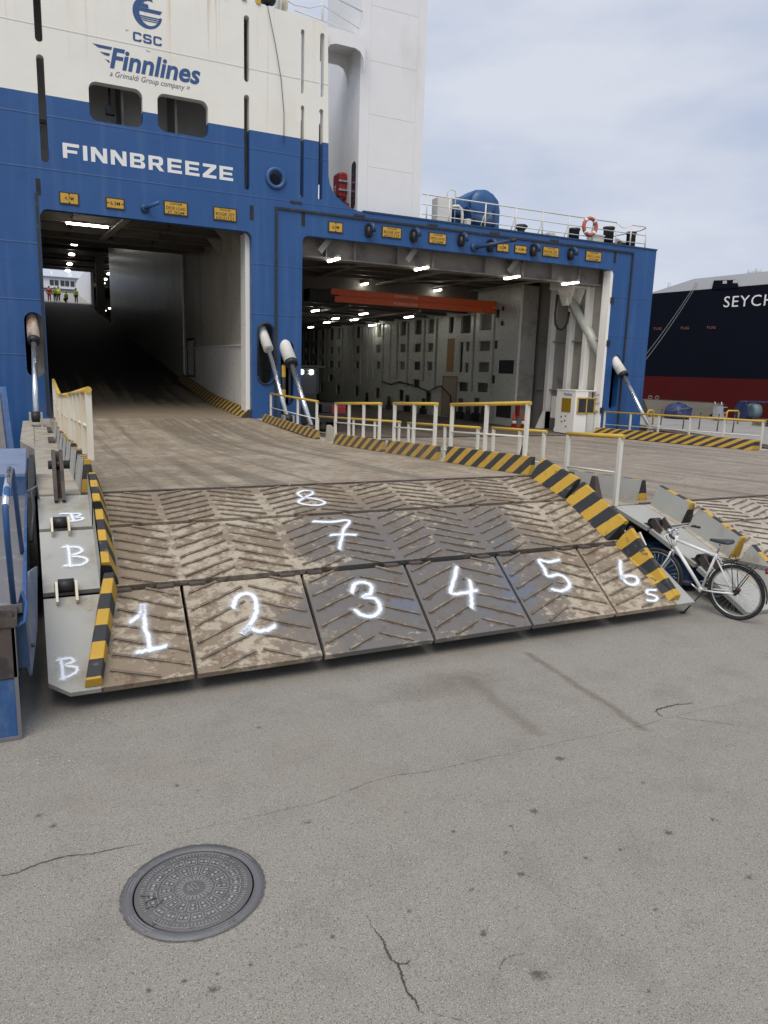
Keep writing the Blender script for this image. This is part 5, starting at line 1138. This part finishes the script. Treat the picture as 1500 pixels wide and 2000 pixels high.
t = root('deck_machine', 'small black and red deck machine under the dark red canister', 'machine', (10.4, 26.2, 8.2))
part('body', M().box(10.1, 10.5, 26.0, 26.5, 8.1, 8.9), 'black', t, None, .05); part('cover', M().box(10.52, 10.7, 26.0, 26.3, 8.3, 8.75), 'red', t); part('handle', M().tube((10.0, 26.1, 8.9), (10.35, 26.1, 8.95), .05), 'black', t)
# top edge of the stern house
t = root('roof_railing', 'thin railing on top of the white stern house', 'railing', (8.5, 25.5, 13.9))
for x in (7.95, 9.25): part('post', M().tube((x, 25.1, 13.85), (x, 25.1, 14.9), .035, .035, 8), 'sleeve', t)
part('chain', M().path([(7.95, 25.1, 14.4), (8.3, 25.1, 14.3), (8.8, 25.1, 14.32), (9.25, 25.1, 14.5), (10.75, 25.6, 14.3)], .018, 6), 'sleeve', t)
part('mid_rail', M().path([(8.3, 25.1, 14.15), (9.25, 25.1, 14.05), (10.75, 25.3, 13.95)], .022, 6), 'sleeve', t)
part('top_rail', M().path([(7.95, 25.1, 14.9), (8.4, 25.1, 14.95), (9.25, 25.1, 14.9), (10.75, 25.3, 14.7)], .022, 6), 'sleeve', t)
t = root('floodlight', 'black floodlight on the top edge of the white stern house', 'floodlight', (7.4, 25.0, 14.2))
part('head', M().box(7.12, 7.6, 24.75, 25.1, 14.06, 14.5), 'black', t, None, .08); part('lens', M().box(7.2, 7.52, 24.73, 24.752, 14.14, 14.42), 'glass', t); part('yoke', M().tube((7.36, 25.0, 13.9), (7.36, 25.0, 14.1), .05), 'black', t)
t = root('rope_reel', 'white rope reel on top of the stern house beside the floodlight', 'reel', (7.9, 25.2, 14.1))
part('flange', M().lathe([(.35, 0), (.35, .05)], (7.75, 25.2, 14.2), XA, 20), 'sleeve', t); part('flange', M().lathe([(.35, 0), (.35, .05)], (7.95, 25.2, 14.2), XA, 20), 'rusty_cream', t)
for i, x in enumerate((5.9, 6.5, 6.95)):
    solo('edge_marker', 'small yellow and black edge marker on the stern house roof, ' + ('left', 'middle', 'right')[i], 'marker', M().box(x, x + .14, 24.76, 24.95, 13.93, 14.12), 'yellow', (x + .07, 24.85, 13.93), 'edge markers on the stern house roof')
solo('hanging_line', 'thin dark line hanging down the white stern wall', 'line', M().path([(7.3, 24.74, 13.9), (7.55, 24.74, 12.9), (7.75, 24.74, 11.9), (7.85, 24.74, 10.9), (7.85, 24.74, 10.0)], .012, 6), 'txt_grey', (7.6, 24.74, 10))

# ================================================================== THE OTHER SHIP
A_ = Vector((50.0, 42.0, 0)); Ud = Vector((-.276, .961, 0)).normalized(); Nd = Vector((-Ud.y, Ud.x, 0))   # Nd points to us
def sp_(s, z, off=0): return A_ + Ud * s + ZA * z + Nd * off
ship2 = root('cargo_ship', 'large black and red cargo ship moored across the pier, lettered SEYCH', 'ship', tuple(A_))
def block(poly, thick, mat, name, lab=None): return part(name, M().prism([sp_(s, z) for s, z in poly], -Nd * thick), mat, ship2, lab)
block([(60, 3.0), (60, 9.3), (6.8, 9.96), (-2.3, 10.15), (-40, 10.9), (-60, 11.4), (-60, 3.18)], 26, 'ship_black', 'hull')
block([(60, -4), (60, 3.0), (-60, 3.18), (-60, -4)], 25.9, 'ship_red', 'boot_topping')
part('bulwark', M().prism([sp_(s, z, -.05) for s, z in [(60, 9.3), (6.8, 9.96), (-2.3, 10.15), (-40, 10.9), (-60, 11.4), (-60, 12.7), (-2.2, 11.1), (3.6, 10.93), (7.5, 9.98), (60, 9.32)]], -Nd * 24), 'ship_grey', ship2)
part('chock', M().prism([sp_(s, z, .08) for s, z in [(2.0, 10.0), (-.1, 10.0), (.15, 10.62), (1.9, 10.68)]], -Nd * .2), 'ship_black', ship2)
for s in (1.15, .35): part('chock_opening', M().prism([sp_(s, 10.38, .1), sp_(s - .32, 10.37, .1), sp_(s - .3, 10.6, .1), sp_(s, 10.61, .1)], -Nd * .08), 'ship_grey', ship2)
nm = M(); text(nm, 'SEYCHELLES', sp_(.92, 8.58, .03), -Ud, ZA, 7.1, .83, .0, 0, 1.12); part('name_lettering', nm, 'txt_white', ship2)
for s in (7.0, 4.6, 2.4):
    part('draught_mark', text(M(), 'TUG', sp_(s - .3, 6.95, .03), -Ud, ZA, .75, .2), 'txt_red', ship2)
part('deck_fitting', M().tube(sp_(6.2, 9.9, -1), sp_(6.2, 10.9, -1), .12).tube(sp_(-1.0, 11.0, -1), sp_(-1.0, 11.45, -1), .25).tube(sp_(-.4, 11.0, -1), sp_(-.4, 11.4, -1), .2), 'ship_grey', ship2)
def rope(name, label, a, b, sag, r_=.022):
    a, b = Vector(a), Vector(b); pts = [a.lerp(b, k / 12) - ZA * sag * 4 * (k / 12) * (1 - k / 12) for k in range(13)]
    solo(name, label, 'rope', M().path(pts, r_, 6), 'rope', tuple((a + b) / 2), 'mooring ropes of the other ship')
rope('mooring_rope', 'upper of two mooring ropes running down the black hull', sp_(3.3, 10.6, .1), (37.0, 42.0, .6), .7)
rope('mooring_rope', 'lower of two mooring ropes running down the black hull', sp_(3.2, 10.5, .1), (35.5, 40.5, .1), .8)

# ================================================================== ON THE PIER
t = root('scrap_skip', 'long weathered grey skip lying by the red hull on the pier', 'skip', (46, 43, 0))
part('tub', M().prism([(43.1, 43.6, 0), (47.0, 41.9, 0), (48.3, 41.35, 1.15), (42.6, 43.9, 1.3)], (-.4, -1.2, 0)), 'skip_grey', t)
part('rim', M().bar((42.5, 42.9, 1.32), (48.0, 40.4, 1.18), .12, .08), 'rusty', t)
for x, y in ((43.0, 42.9), (43.5, 42.7)): part('lifting_eye', M().torus((x, y, 1.45), (1, 1, 0), .12, .04, 14, 6), 'skip_grey', t)
t = root('tarp_heap', 'heap of gear under a dark blue tarp in front of the grey skip', 'tarp', (43.4, 40.2, 0))
hm = M(); hm.lathe([(1.0, 0), (1.02, .35), (.9, .75), (.6, 1.0), (.2, 1.12), (0, 1.1)], (43.6, 40.6, 0), ZA, 18)
for v in hm.v: v += Vector((random.uniform(-.13, .13), random.uniform(-.13, .13), random.uniform(-.08, .12) if v.z > .1 else 0))
part('cover', hm, 'tarp', t); part('lashing', M().path([(42.5, 40.2, .6), (43.4, 39.5, .85), (44.5, 40.2, .6)], .03, 6), 'rope', t)
t = root('power_cabinet', 'grey power cabinet with a red switch standing on the pier', 'cabinet', (46, 39, 0))
part('cabinet_body', M().box(45.4, 45.95, 38.6, 39.0, .15, 1.05), 'concrete_box', t); part('cabinet_body', M().box(45.98, 46.4, 38.6, 39.0, .15, 1.0), 'concrete_box', t)
part('front_panel', M().box(46.0, 46.38, 38.57, 38.602, .65, .95), 'black', t); part('switch', M().box(46.1, 46.3, 38.55, 38.6, .35, .55), 'red', t); part('legs', M().box(45.45, 45.55, 38.7, 38.9, 0, .15).box(46.25, 46.35, 38.7, 38.9, 0, .15), 'rusty', t)
part('antenna', M().tube((45.4, 38.8, 1.05), (45.25, 38.8, 1.35), .03).tube((46.0, 38.8, 1.05), (45.95, 38.8, 1.35), .03), 'cream', t)
t = root('hose_reel', 'large blue hose reel wound with pale teal hose on the pier', 'reel', (48.2, 38.6, 0))
part('frame', M().hexa([(46.9, 37.9, 0), (49.3, 37.4, 0), (49.3, 38.7, 0), (46.9, 39.2, 0)], [(47.0, 38.0, .12), (49.2, 37.5, .12), (49.2, 38.6, .12), (47.0, 39.1, .12)]).bar((47.0, 38.1, 1.45), (49.3, 37.6, 1.45), .12, .12).bar((49.3, 37.7, 0), (49.3, 37.7, 1.5), .12, .12).bar((46.95, 38.2, 0), (46.95, 38.2, 1.2), .12, .12).bar((49.3, 38.6, 0), (49.3, 38.6, 1.5), .12, .12), 'tarp', t)
part('side_disc', M().lathe([(.72, 0), (.72, .08), (.3, .12)], (47.5, 38.3, .75), (1, -.2, 0), 24), 'tarp', t)
part('hose_coil', M().lathe([(.35, 0), (.55, .02), (.58, .3), (.55, .62), (.35, .64)], (48.2, 38.1, .75), (1, -.2, 0), 24), 'teal', t)
def hoop(x, y, w_, label):
    solo('hoop_barrier', label, 'barrier', M().path([(x, y, 0), (x, y, .78), (x + .1, y, .9), (x + w_ - .1, y, .9), (x + w_, y, .78), (x + w_, y, 0)], .055, 10), 'yellow', (x + w_ / 2, y, 0), 'yellow hoop barriers on the pier')
hoop(42.8, 35.6, 1.15, 'yellow hoop barrier in front of the blue hose reel'); hoop(35.3, 35.3, .5, 'yellow hoop barrier beside the blue stern corner')
for i, z in enumerate((0, .15, .30)):
    t = root('pallet', ('bottom', 'middle', 'top')[i] + ' wooden pallet of the stack right of the hose reel', 'pallet', (44.4, 33.8, z), 'wooden pallets on the pier')
    pm = M()
    for k in range(5): pm.box(43.75, 45.05, 33.3 + k * .22, 33.45 + k * .22, z + .11, z + .135)
    part('deck_boards', pm, 'pallet_wood', t)
    pm = M()
    for x in (43.75, 44.35, 44.95): pm.box(x, x + .1, 33.3, 34.33, z + .01, z + .108)
    part('bearers', pm, 'pallet_wood', t)
for i, (x, y) in enumerate(((36.2, 35.0), (34.9, 32.0), (36.0, 31.8), (35.9, 30.4), (36.1, 29.5))):
    solo('marker_post', 'thin dark marker post along the pier edge, ' + ('leftmost', 'second from left', 'third from left', 'fourth from left', 'rightmost')[i], 'post', M().tube((x, y, 0), (x + .02, y, .95), .035, .03, 8).tube((x + .02, y, .95), (x + .02, y, 1.0), .05), 'rusty', (x, y, 0), 'marker posts along the pier edge')
solo('coiled_rope', 'dark rope lying coiled on the pier concrete', 'rope', M().torus((38.5, 27.5, .05), ZA, .45, .06, 20, 6).torus((38.6, 27.45, .13), ZA, .35, .06, 20, 6), 'black', (38.5, 27.5, 0))

# ================================================================== MANHOLE COVER
mc = Vector((.68, 3.72, 0)); 
man = root('manhole_cover', 'round cast iron manhole cover set in the asphalt', 'manhole cover', tuple(mc))
part('frame_ring', M().lathe([(.388, 0), (.388, .006), (.334, .009), (.330, .003), (.328, -.02)], mc, ZA, 72), 'iron', man)
lid = part('lid', M().lathe([(.324, -.02), (.322, .004), (.318, .006), (0, .006)], mc, ZA, 72), 'iron_dark', man)
jm = ribbon(M(), [(mc.x + .394 * math.cos(R(a)), mc.y + .394 * math.sin(R(a))) for a in range(0, 361, 12)], .022, lambda p: (p[0], p[1], .0035), 3, .15); struct('asphalt_joint', jm, 'hairline', ground)
ROT = R(20)
pat = M()
def polar(r_, a, z=.006): r_ *= 1.10; return mc + Vector((r_ * math.cos(a + ROT), r_ * math.sin(a + ROT), z))
def rad(r0, r1, a, w_=.0058, h=.006): pat.bar(polar(r0, a, .007), polar(r1, a, .007), w_, h)
def arc(r_, a0, a1, w_=.0058, h=.006, n=5):
    for k in range(n): pat.bar(polar(r_, a0 + (a1 - a0) * k / n, .007), polar(r_, a0 + (a1 - a0) * (k + 1.05) / n, .007), w_, h)
def cell(r0, r1, a0, a1, dots):
    rad(r0, r1, a0); rad(r0, r1, a1); arc(r0, a0, a1, n=3); arc(r1, a0, a1, n=3)
    for (fr, fa) in dots: pat.lathe([(.0125, 0), (.010, .006), (0, .007)], polar(r0 + (r1 - r0) * fr, a0 + (a1 - a0) * fa), ZA, 8)
for k in range(24):
    a = 2 * math.pi * k / 24; cell(.058, .092, a + .04, a + .21, [])
for k in range(16):
    a = 2 * math.pi * k / 16; cell(.105, .168, a + .05, a + .34, [(.3, .5), (.7, .5)])
for k in range(20):
    a = 2 * math.pi * k / 20; cell(.186, .232, a + .035, a + .28, [(.5, .28), (.5, .72)])
for k in range(96):
    if k % 24 in (0, 1, 12): continue
    a = 2 * math.pi * k / 96; rad(.250, .268, a, .006)
arc(.275, .3, 1.4, n=14); arc(.275, 3.4, 4.6, n=14)
part('raised_pattern', pat, 'iron_worn', lid)
tx = M(); text(tx, '40', mc + Vector((-.028, -.036, .0085)), Vector((.94, .34, 0)), Vector((-.34, .94, 0)), .062, .072, -.01)
part('lettering', tx, 'iron_worn', lid)
def ring_text(m, s, r_, a_mid, h, adv):
    for i, ch in enumerate(s):
        if ch == ' ': continue
        a = a_mid + (i - (len(s) - 1) / 2) * adv / r_ ; u = Vector((-math.sin(a), math.cos(a), 0)); v = Vector((-math.cos(a), -math.sin(a), 0))
        text(m, ch, mc + Vector((r_ * math.cos(a), r_ * math.sin(a), (.0095))) - u * adv * .35, u, v, adv * .7, h)
ft_ = M(); ring_text(ft_, 'ENKO  D400', .368, R(300), .018, .018); ring_text(ft_, 'GTU9', .368, R(118), .018, .018)
part('lettering', ft_, 'iron_worn', man)
for a in (28, 148, 208, 288):
    pb = M()
    for rr in (.343, .359, .375):
        for k in range(6):
            a0 = R(a - 14 + k * 4.66); a1 = R(a - 14 + (k + 1) * 4.7)
            pb.bar(mc + Vector((rr * math.cos(a0), rr * math.sin(a0), .0085)), mc + Vector((rr * math.cos(a1), rr * math.sin(a1), .0085)), .004, .004)
    part('pad_ribs', pb, 'iron_worn', man)
for a in (38, 218):
    c_ = mc + Vector((.302 * math.cos(R(a)), .302 * math.sin(R(a)), .0065)); part('lifting_slot', M().box(c_.x - .016, c_.x + .016, c_.y - .014, c_.y + .014, .004, .0095), 'rusty', lid)
part('lifting_loop', M().path([polar(.262, 2.62, .012), polar(.20, 2.72, .013), polar(.19, 2.8, .013), polar(.245, 2.86, .013), polar(.252, 3.02, .013), polar(.19, 3.06, .013), polar(.165, 2.98, .012)], .0045, 8), 'iron_dark', lid)

# ================================================================== BICYCLE
bo = Vector((7.72, 5.97, 0)); bu = Vector((-.27, .963, 0)).normalized(); bl_ = Vector((-bu.y, bu.x, 0))
lean = R(5); bup = (ZA * math.cos(lean) + bl_ * math.sin(lean)).normalized(); bside = bl_ * math.cos(lean) - ZA * math.sin(lean)
def B(s, z, l=0.0): return bo + bu * s + bup * z + bside * l
bike = root('bicycle', 'white city bicycle with rear rack leaning on its stand between the two ramps', 'bicycle', tuple(bo))
def wheel(s, lab):
    c = B(s, .352)
    w_ = part('wheel', M().torus(c, bside, .298, .0095, 48, 8, 1.3), 'alu', bike)
    part('tyre', M().torus(c, bside, .331, .0215, 48, 10), 'rubber', w_)
    sp = M()
    for k in range(28):
        a = 2 * math.pi * k / 28; sg = 1 if k % 2 else -1; a2 = a + (.5 if k % 4 < 2 else -.5)
        sp.tube(c + bside * .03 * sg + (bu * math.cos(a2) + bup * math.sin(a2)) * .025, c + (bu * math.cos(a) + bup * math.sin(a)) * .293, .0016, None, 4)
    part('spokes', sp, 'alu', w_)
    part('hub', M().tube(c - bside * .05, c + bside * .05, .022).tube(c - bside * .034, c - bside * .03, .035).tube(c + bside * .03, c + bside * .034, .035), 'black', w_)
wheel(0, ''); wheel(1.03, '')
fr = M()
fr.tube(B(.43, .29), B(.265, .80), .017).tube(B(.275, .765), B(.80, .865), .019).tube(B(.81, .775), B(.43, .29), .022).tube(B(.795, .93), B(.835, .735), .022)
for l in (-.055, .055):
    fr.path([B(.27, .76, l * .35), B(.13, .56, l), B(0, .352, l * 1.1)], .0095); fr.path([B(.43, .29, l * .6), B(.25, .31, l), B(0, .352, l * 1.1)], .011)
fr.tube(B(.43, .29, -.045), B(.43, .29, .045), .026)
part('frame', fr, 'bike_white', bike)
fk = M().tube(B(.835, .735), B(.845, .70), .022)
for l in (-.06, .06): fk.path([B(.845, .71, l * .7), B(.87, .62, l), B(.96, .46, l), B(1.03, .352, l)], .012)
part('fork', fk, 'bike_white', bike)
part('seat_post', M().tube(B(.265, .80), B(.235, .92), .013), 'alu', bike)
sv = M(); secs = ((.36, .955, .022, .018), (.31, .955, .028, .025), (.24, .955, .05, .03), (.17, .965, .085, .035), (.11, .972, .09, .032), (.085, .97, .06, .02))
o_ = 0
for s_, z_, hw, hh in secs:
    for k in range(10): a = 2 * math.pi * k / 10; sv.v.append(B(s_, z_ + hh * math.sin(a) * (1 if math.sin(a) > 0 else .8), hw * math.cos(a)))
for i in range(len(secs) - 1):
    for k in range(10): sv.f.append((i * 10 + k, i * 10 + (k + 1) % 10, (i + 1) * 10 + (k + 1) % 10, (i + 1) * 10 + k)); sv.sm.append(True)
sv.f += [tuple(range(10))[::-1], tuple(range(50, 60))]; sv.sm += [True, True]
part('saddle', sv, 'saddle', bike)
hb = M().tube(B(.795, .93), B(.785, .99), .014).tube(B(.785, .985), B(.85, 1.01), .014).path([B(.72, 1.0, -.31), B(.80, 1.015, -.18), B(.85, 1.01, 0), B(.80, 1.015, .18), B(.72, 1.0, .31)], .012)
hbo = part('handlebar', hb, 'alu', bike)
for l in (-1, 1): part('grip', M().path([B(.725, 1.0, .305 * l), B(.66, .985, .34 * l)], .017).tube(B(.745, 1.004, .27 * l), B(.725, 1.0, .31 * l), .017), 'black', hbo)
for l in (-1, 1): part('brake_lever', M().path([B(.80, 1.0, .2 * l), B(.84, .97, .22 * l), B(.82, .955, .29 * l)], .006, 6), 'alu', hbo)
part('front_lamp', M().lathe([(.035, 0), (.04, .05), (0, .06)], B(.87, .96), bu, 14), 'alu', bike)
cb = M()
for l in (-.1, .1): cb.path([B(.84, .99, l), B(.93, .93, l * .6), B(.87, .80, l * .2), B(.85, .72)], .004, 5)
part('brake_cable', cb, 'black', bike)
rk = M()
for l in (-.07, -.023, .023, .07): rk.tube(B(.16, .735, l), B(-.34, .735, l), .0055, None, 6)
rk.path([B(.16, .735, -.07), B(.19, .735, 0), B(.16, .735, .07)], .006, 6).tube(B(-.34, .735, -.07), B(-.34, .735, .07), .0055, None, 6).tube(B(-.1, .735, -.07), B(-.1, .735, .07), .0055, None, 6)
rk.path([B(.14, .74, -.05), B(.12, .80, -.05), B(.06, .81, -.04), B(.04, .745, -.04)], .005, 6)
for l in (-.07, .07): rk.tube(B(-.2, .735, l), B(0, .37, l), .0055, None, 6).tube(B(.05, .735, l), B(0, .37, l), .0055, None, 6).tube(B(.18, .735, l), B(.26, .74, l * .3), .005, None, 6)
part('rack', rk, 'black', bike)
fd = M(); n_ = 16; o_ = 0
for k in range(n_ + 1):
    a = R(-8 + 175 * k / n_); 
    for rr, l in ((.372, -.028), (.38, 0), (.372, .028), (.374, 0)): fd.v.append(B(-rr * math.cos(a), .352 + rr * math.sin(a), l))
for k in range(n_):
    for j in range(4): fd.f.append((k * 4 + j, k * 4 + (j + 1) % 4, k * 4 + 4 + (j + 1) % 4, k * 4 + 4 + j)); fd.sm.append(True)
part('mudguard', fd, 'rubber', bike)
part('tail_light', M().lathe([(.03, 0), (.03, .03), (0, .035)], B(-.33, .70), -bu, 12), 'red', bike)
part('axle_nut', M().tube(B(0, .352, -.12), B(0, .352, -.06), .018), 'red', bike)
ck = M().torus(B(.43, .29, -.055), bside, .085, .006, 28, 6).tube(B(.43, .29, -.07), B(.30, .18, -.09), .011).tube(B(.43, .29, .07), B(.56, .38, .09), .011)
cko = part('crankset', ck, 'alu', bike)
for p_, l in (((.30, .18), -1), ((.56, .38), 1)): part('pedal', M().hexa([B(p_[0] - .045, p_[1] - .01, l * .09), B(p_[0] + .045, p_[1] - .01, l * .09), B(p_[0] + .045, p_[1] - .01, l * .18), B(p_[0] - .045, p_[1] - .01, l * .18)], [B(p_[0] - .045, p_[1] + .01, l * .09), B(p_[0] + .045, p_[1] + .01, l * .09), B(p_[0] + .045, p_[1] + .01, l * .18), B(p_[0] - .045, p_[1] + .01, l * .18)]), 'black', cko)
part('chain', M().path([B(.43, .375, -.055), B(.0, .39, -.055)], .005, 5).path([B(.43, .205, -.055), B(.0, .315, -.055)], .005, 5), 'black', bike)
ks = B(.40, .25, .03); kf = bo + bu * .50 + bl_ * .27
part('kickstand', M().path([ks, ks.lerp(Vector((kf.x, kf.y, .0)), .55), Vector((kf.x, kf.y, .012))], .010, 8).bar(Vector((kf.x, kf.y, .015)) - bl_ * .0, Vector((kf.x, kf.y, .006)) + bl_ * .06, .05, .012), 'black', bike)

# ================================================================== BLUE LANDING TROLLEY on the left
tr_ = root('landing_trolley', 'scratched blue steel loading trolley with grey deck standing left of the ramp', 'trolley', (-1.2, 7, 0))
part('front_skirt', M().box(-2.4, -.225, 5.93, 6.05, .02, .50), 'trolley_blue', tr_, None, .006)
part('side_skirt', M().add([(-.22, 5.93, .02), (-.20, 13.2, .02), (-.17, 13.2, .62), (-.19, 5.93, .50)], [(0, 1, 2, 3)]).add([(-.19, 5.97, .50), (-.17, 13.2, .62), (-.12, 13.2, .99), (-.15, 6.3, .985)], [(0, 1, 2, 3)]), 'trolley_blue', tr_)
part('edge_trim', M().box(-.232, -.205, 5.915, 5.94, .0, .95).box(-2.4, -.22, 5.91, 5.94, -.0, .03), 'trolley_deck', tr_)
part('bumper', M().box(-2.4, -.20, 5.915, 6.15, .505, .92), 'rusty', tr_, None, .01)
part('step_box', M().hexa([(-.21, 6.0, .55), (-.12, 6.0, .55), (-.12, 6.5, .55), (-.21, 6.5, .55)], [(-.21, 6.0, .9), (-.13, 6.0, .9), (-.13, 6.5, .9), (-.21, 6.5, .9)]), 'blue_dark', tr_)
part('front_ledge', M().box(-2.4, -.19, 5.90, 6.2, .922, .985), 'rusty', tr_)
part('deck', M().box(-2.4, -.155, 6.2, 11.4, .93, 1.0), 'trolley_deck', tr_)
part('deck_rim', M().box(-.153, -.125, 6.25, 11.4, .90, 1.03), 'trolley_blue', tr_)
part('rear_box', M().box(-2.4, -.13, 11.42, 14.6, .9, 1.32), 'trolley_top', tr_, None, .015)
part('rear_box_front', M().box(-2.4, -.132, 11.39, 11.418, 1.0, 1.27), 'trolley_blue', tr_)
part('fold_plate', M().prism([(-.10, 7.1, 1.02), (-.035, 7.5, .96), (-.06, 6.9, .56), (-.115, 6.2, .40), (-.15, 6.2, .62)], (-.02, 0, 0)), 'faded_blue', tr_)
for y, z in ((6.45, .56), (6.8, .66), (7.2, .8)): part('bolt', M().tube((-.125, y, z), (-.085, y, z), .018, None, 8), 'rusty', tr_)
part('hose', M().path([(-.08, 8.2, 1.05), (-.04, 8.5, 1.35), (-.05, 8.9, 1.45), (-.02, 9.4, 1.3), (-.05, 9.9, 1.42)], .018, 8), 'black', tr_)
part('rope', M().path([(-.10, 9.0, 1.44), (-.0, 9.0, 1.5), (.02, 9.2, 1.2), (-.02, 9.3, .9)], .012, 6), 'rope', tr_)
for z in (): part('weld_strip', M().box(-2.4, -.24, 5.922, 5.931, z, z + .012), 'rusty', tr_)
part('rubber_fender', M().hexa([(-.11, 8.6, .55), (-.02, 8.6, .55), (.0, 11.6, .55), (-.09, 11.6, .55)], [(-.10, 8.8, 1.42), (-.03, 8.8, 1.42), (-.01, 11.6, 1.55), (-.08, 11.6, 1.55)]), 'rubber', tr_, None, .01)
hr = part('handrail', M().path([(-.215, 5.95 + .3, 1.0), (-.215, 5.9, 1.6), (-.21, 5.75, 1.85), (-.20, 6.0, 1.95), (-.20, 6.9, 1.97), (-.19, 7.2, 1.93), (-.185, 7.35, 1.8), (-.165, 7.9, .98)], .022, 10), 'trolley_blue', tr_)
part('handrail_sleeve', M().path([(-.21, 5.78, 1.86), (-.20, 6.05, 1.955), (-.20, 6.9, 1.975)], .026, 10), 'steel', hr)
part('towing_hook', M().path([(-.17, 6.25, .99), (-.15, 6.25, 1.08), (-.12, 6.15, 1.02), (-.14, 6.0, .92), (-.2, 5.95, .9)], .014, 8), 'trolley_blue', tr_)
part('bolt_box', M().box(-.30, -.22, 5.92, 6.05, .985, 1.05), 'rusty', tr_)
part('wheel', M().lathe([(.18, -.1), (.3, -.1), (.3, .1), (.18, .1)], (-1.0, 9, .3), XA, 20), 'rubber', tr_); part('wheel', M().lathe([(.18, -.1), (.3, -.1), (.3, .1), (.18, .1)], (-1.0, 12, .3), XA, 20), 'rubber', tr_)
t = root('gangway_plate', 'dark blue folded gangway plate standing by the ship side left of the ramp', 'gangway', (-.9, 17, 0))
part('panel', M().hexa([(-2.2, 16.5, .0), (-.36, 16.5, .0), (-.30, 17.2, 0), (-2.2, 17.2, 0)], [(-2.2, 17.5, 2.3), (-.50, 17.5, 2.3), (-.50, 17.6, 2.3), (-2.2, 17.6, 2.3)]), 'blue', t)
part('rim', M().bar((-.34, 16.46, .02), (-.50, 17.46, 2.3), .04, .05, (1, 0, 0)), 'trolley_blue', t)
part('deck_sheet', M().hexa([(-2.2, 16.44, .1), (-.46, 16.44, .1), (-.46, 16.48, .1), (-2.2, 16.48, .1)], [(-2.2, 17.4, 2.2), (-.60, 17.4, 2.2), (-.60, 17.44, 2.2), (-2.2, 17.44, 2.2)]), 'trolley_deck', t)

# ================================================================== THE WORKERS at the top of the trunk ramp
def skin_body(name, joints, edges, parent, mat, roots=0):
    """joints: (x, y, z, radius) relative to the feet; one continuous surface grown round the skeleton"""
    me = bpy.data.meshes.new(name); me.from_pydata([j[:3] for j in joints], edges, [])
    o = bpy.data.objects.new(name, me); COL.objects.link(o); o.parent = parent; ORG[o.name] = ORG[parent.name]
    md = o.modifiers.new('skin', 'SKIN'); md.use_smooth_shade = True
    sk = me.skin_vertices[0].data if me.skin_vertices else None
    if sk is None:
        me.skin_vertices.new() if hasattr(me.skin_vertices, 'new') else None
        sk = me.skin_vertices[0].data
    for v, j in zip(sk, joints): v.radius = (j[3], j[3] * (j[4] if len(j) > 4 else 1))
    sk[roots].use_root = True
    ss = o.modifiers.new('sub', 'SUBSURF'); ss.levels = 1; ss.render_levels = 1
    o.data.materials.append(MT[mat]); return o
def person(label, x, y, top, legs, pose='stand', face=0.0, helmet=None):
    z = rz(y) + .01
    t = root('person', label, 'person', (x, y, z), 'workers at the top of the tunnel'); t.rotation_euler = (0, 0, face)
    k = 0.0 if pose == 'stand' else -.42
    hip = .93 + k; sh = 1.42 + k; ky = 0 if pose == 'stand' else .32
    J = [(0, 0, hip, .13, .8), (0, 0, hip + .25, .135, .8), (0, 0, sh, .12, .8), (0, 0, sh + .12, .06), (0, 0, sh + .22, .095), (0, 0, sh + .32, .085)]
    E_ = [(0, 1), (1, 2), (2, 3), (3, 4), (4, 5)]
    for sx in (-1, 1):
        b = len(J); J += [(.1 * sx, 0, hip - .05, .095), (.11 * sx, ky * 1.2, (hip) * .53 + (.18 if ky else 0), .07), (.12 * sx, 0, .09, .05), (.12 * sx, .14, .04, .045)]
        E_ += [(0, b), (b, b + 1), (b + 1, b + 2), (b + 2, b + 3)]
        b = len(J); J += [(.2 * sx, 0, sh - .02, .065), (.25 * sx, .02, sh - .30, .05), (.24 * sx, .10, sh - .55, .04), (.235 * sx, .13, sh - .64, .035)]
        E_ += [(2, b), (b, b + 1), (b + 1, b + 2), (b + 2, b + 3)]
    skin_body('body', J, E_, t, 'skin')
    JJ = [(0, 0, hip - .02, .17, .85), (0, 0, hip + .25, .175, .85), (0, 0, sh + .02, .15, .85)]; EE = [(0, 1), (1, 2)]
    for sx in (-1, 1):
        b = len(JJ); JJ += [(.21 * sx, 0, sh - .02, .09), (.26 * sx, .02, sh - .30, .075), (.245 * sx, .09, sh - .52, .06)]; EE += [(2, b), (b, b + 1), (b + 1, b + 2)]
    skin_body('jacket', JJ, EE, t, top)
    JJ = [(0, 0, hip, .15, .85)]; EE = []
    for sx in (-1, 1):
        b = len(JJ); JJ += [(.1 * sx, 0, hip - .06, .115), (.11 * sx, ky * 1.2, hip * .53 + (.18 if ky else 0), .085), (.12 * sx, 0, .1, .075)]; EE += [(0, b), (b, b + 1), (b + 1, b + 2)]
    skin_body('trousers', JJ, EE, t, legs)
    hm_ = M().lathe([(.115, 0), (.12, .05), (.09, .11), (0, .14)], (x, y, z + sh + .25), ZA, 14)
    part('helmet' if helmet else 'hair', hm_, helmet or 'cloth_dark', t)
person('worker in a red coverall at the top of the tunnel, leftmost of the group', 2.62, 102.0, 'cloth_red', 'cloth_red')
person('worker in a hi-vis jacket and dark trousers beside the one in red', 3.25, 101.5, 'hivis', 'cloth_dark', face=.4, helmet='hivis')
person('worker in a hi-vis jacket half hidden behind another hi-vis worker', 3.68, 102.6, 'hivis', 'cloth_dark', face=-.5)
person('crouching worker in a hi-vis jacket in the middle of the group', 4.5, 101.0, 'hivis', 'cloth_dark', 'crouch', face=.8, helmet='hivis')
person('worker in a hi-vis jacket standing apart on the right by the white wall', 5.62, 101.2, 'hivis', 'cloth_dark', face=2.8)
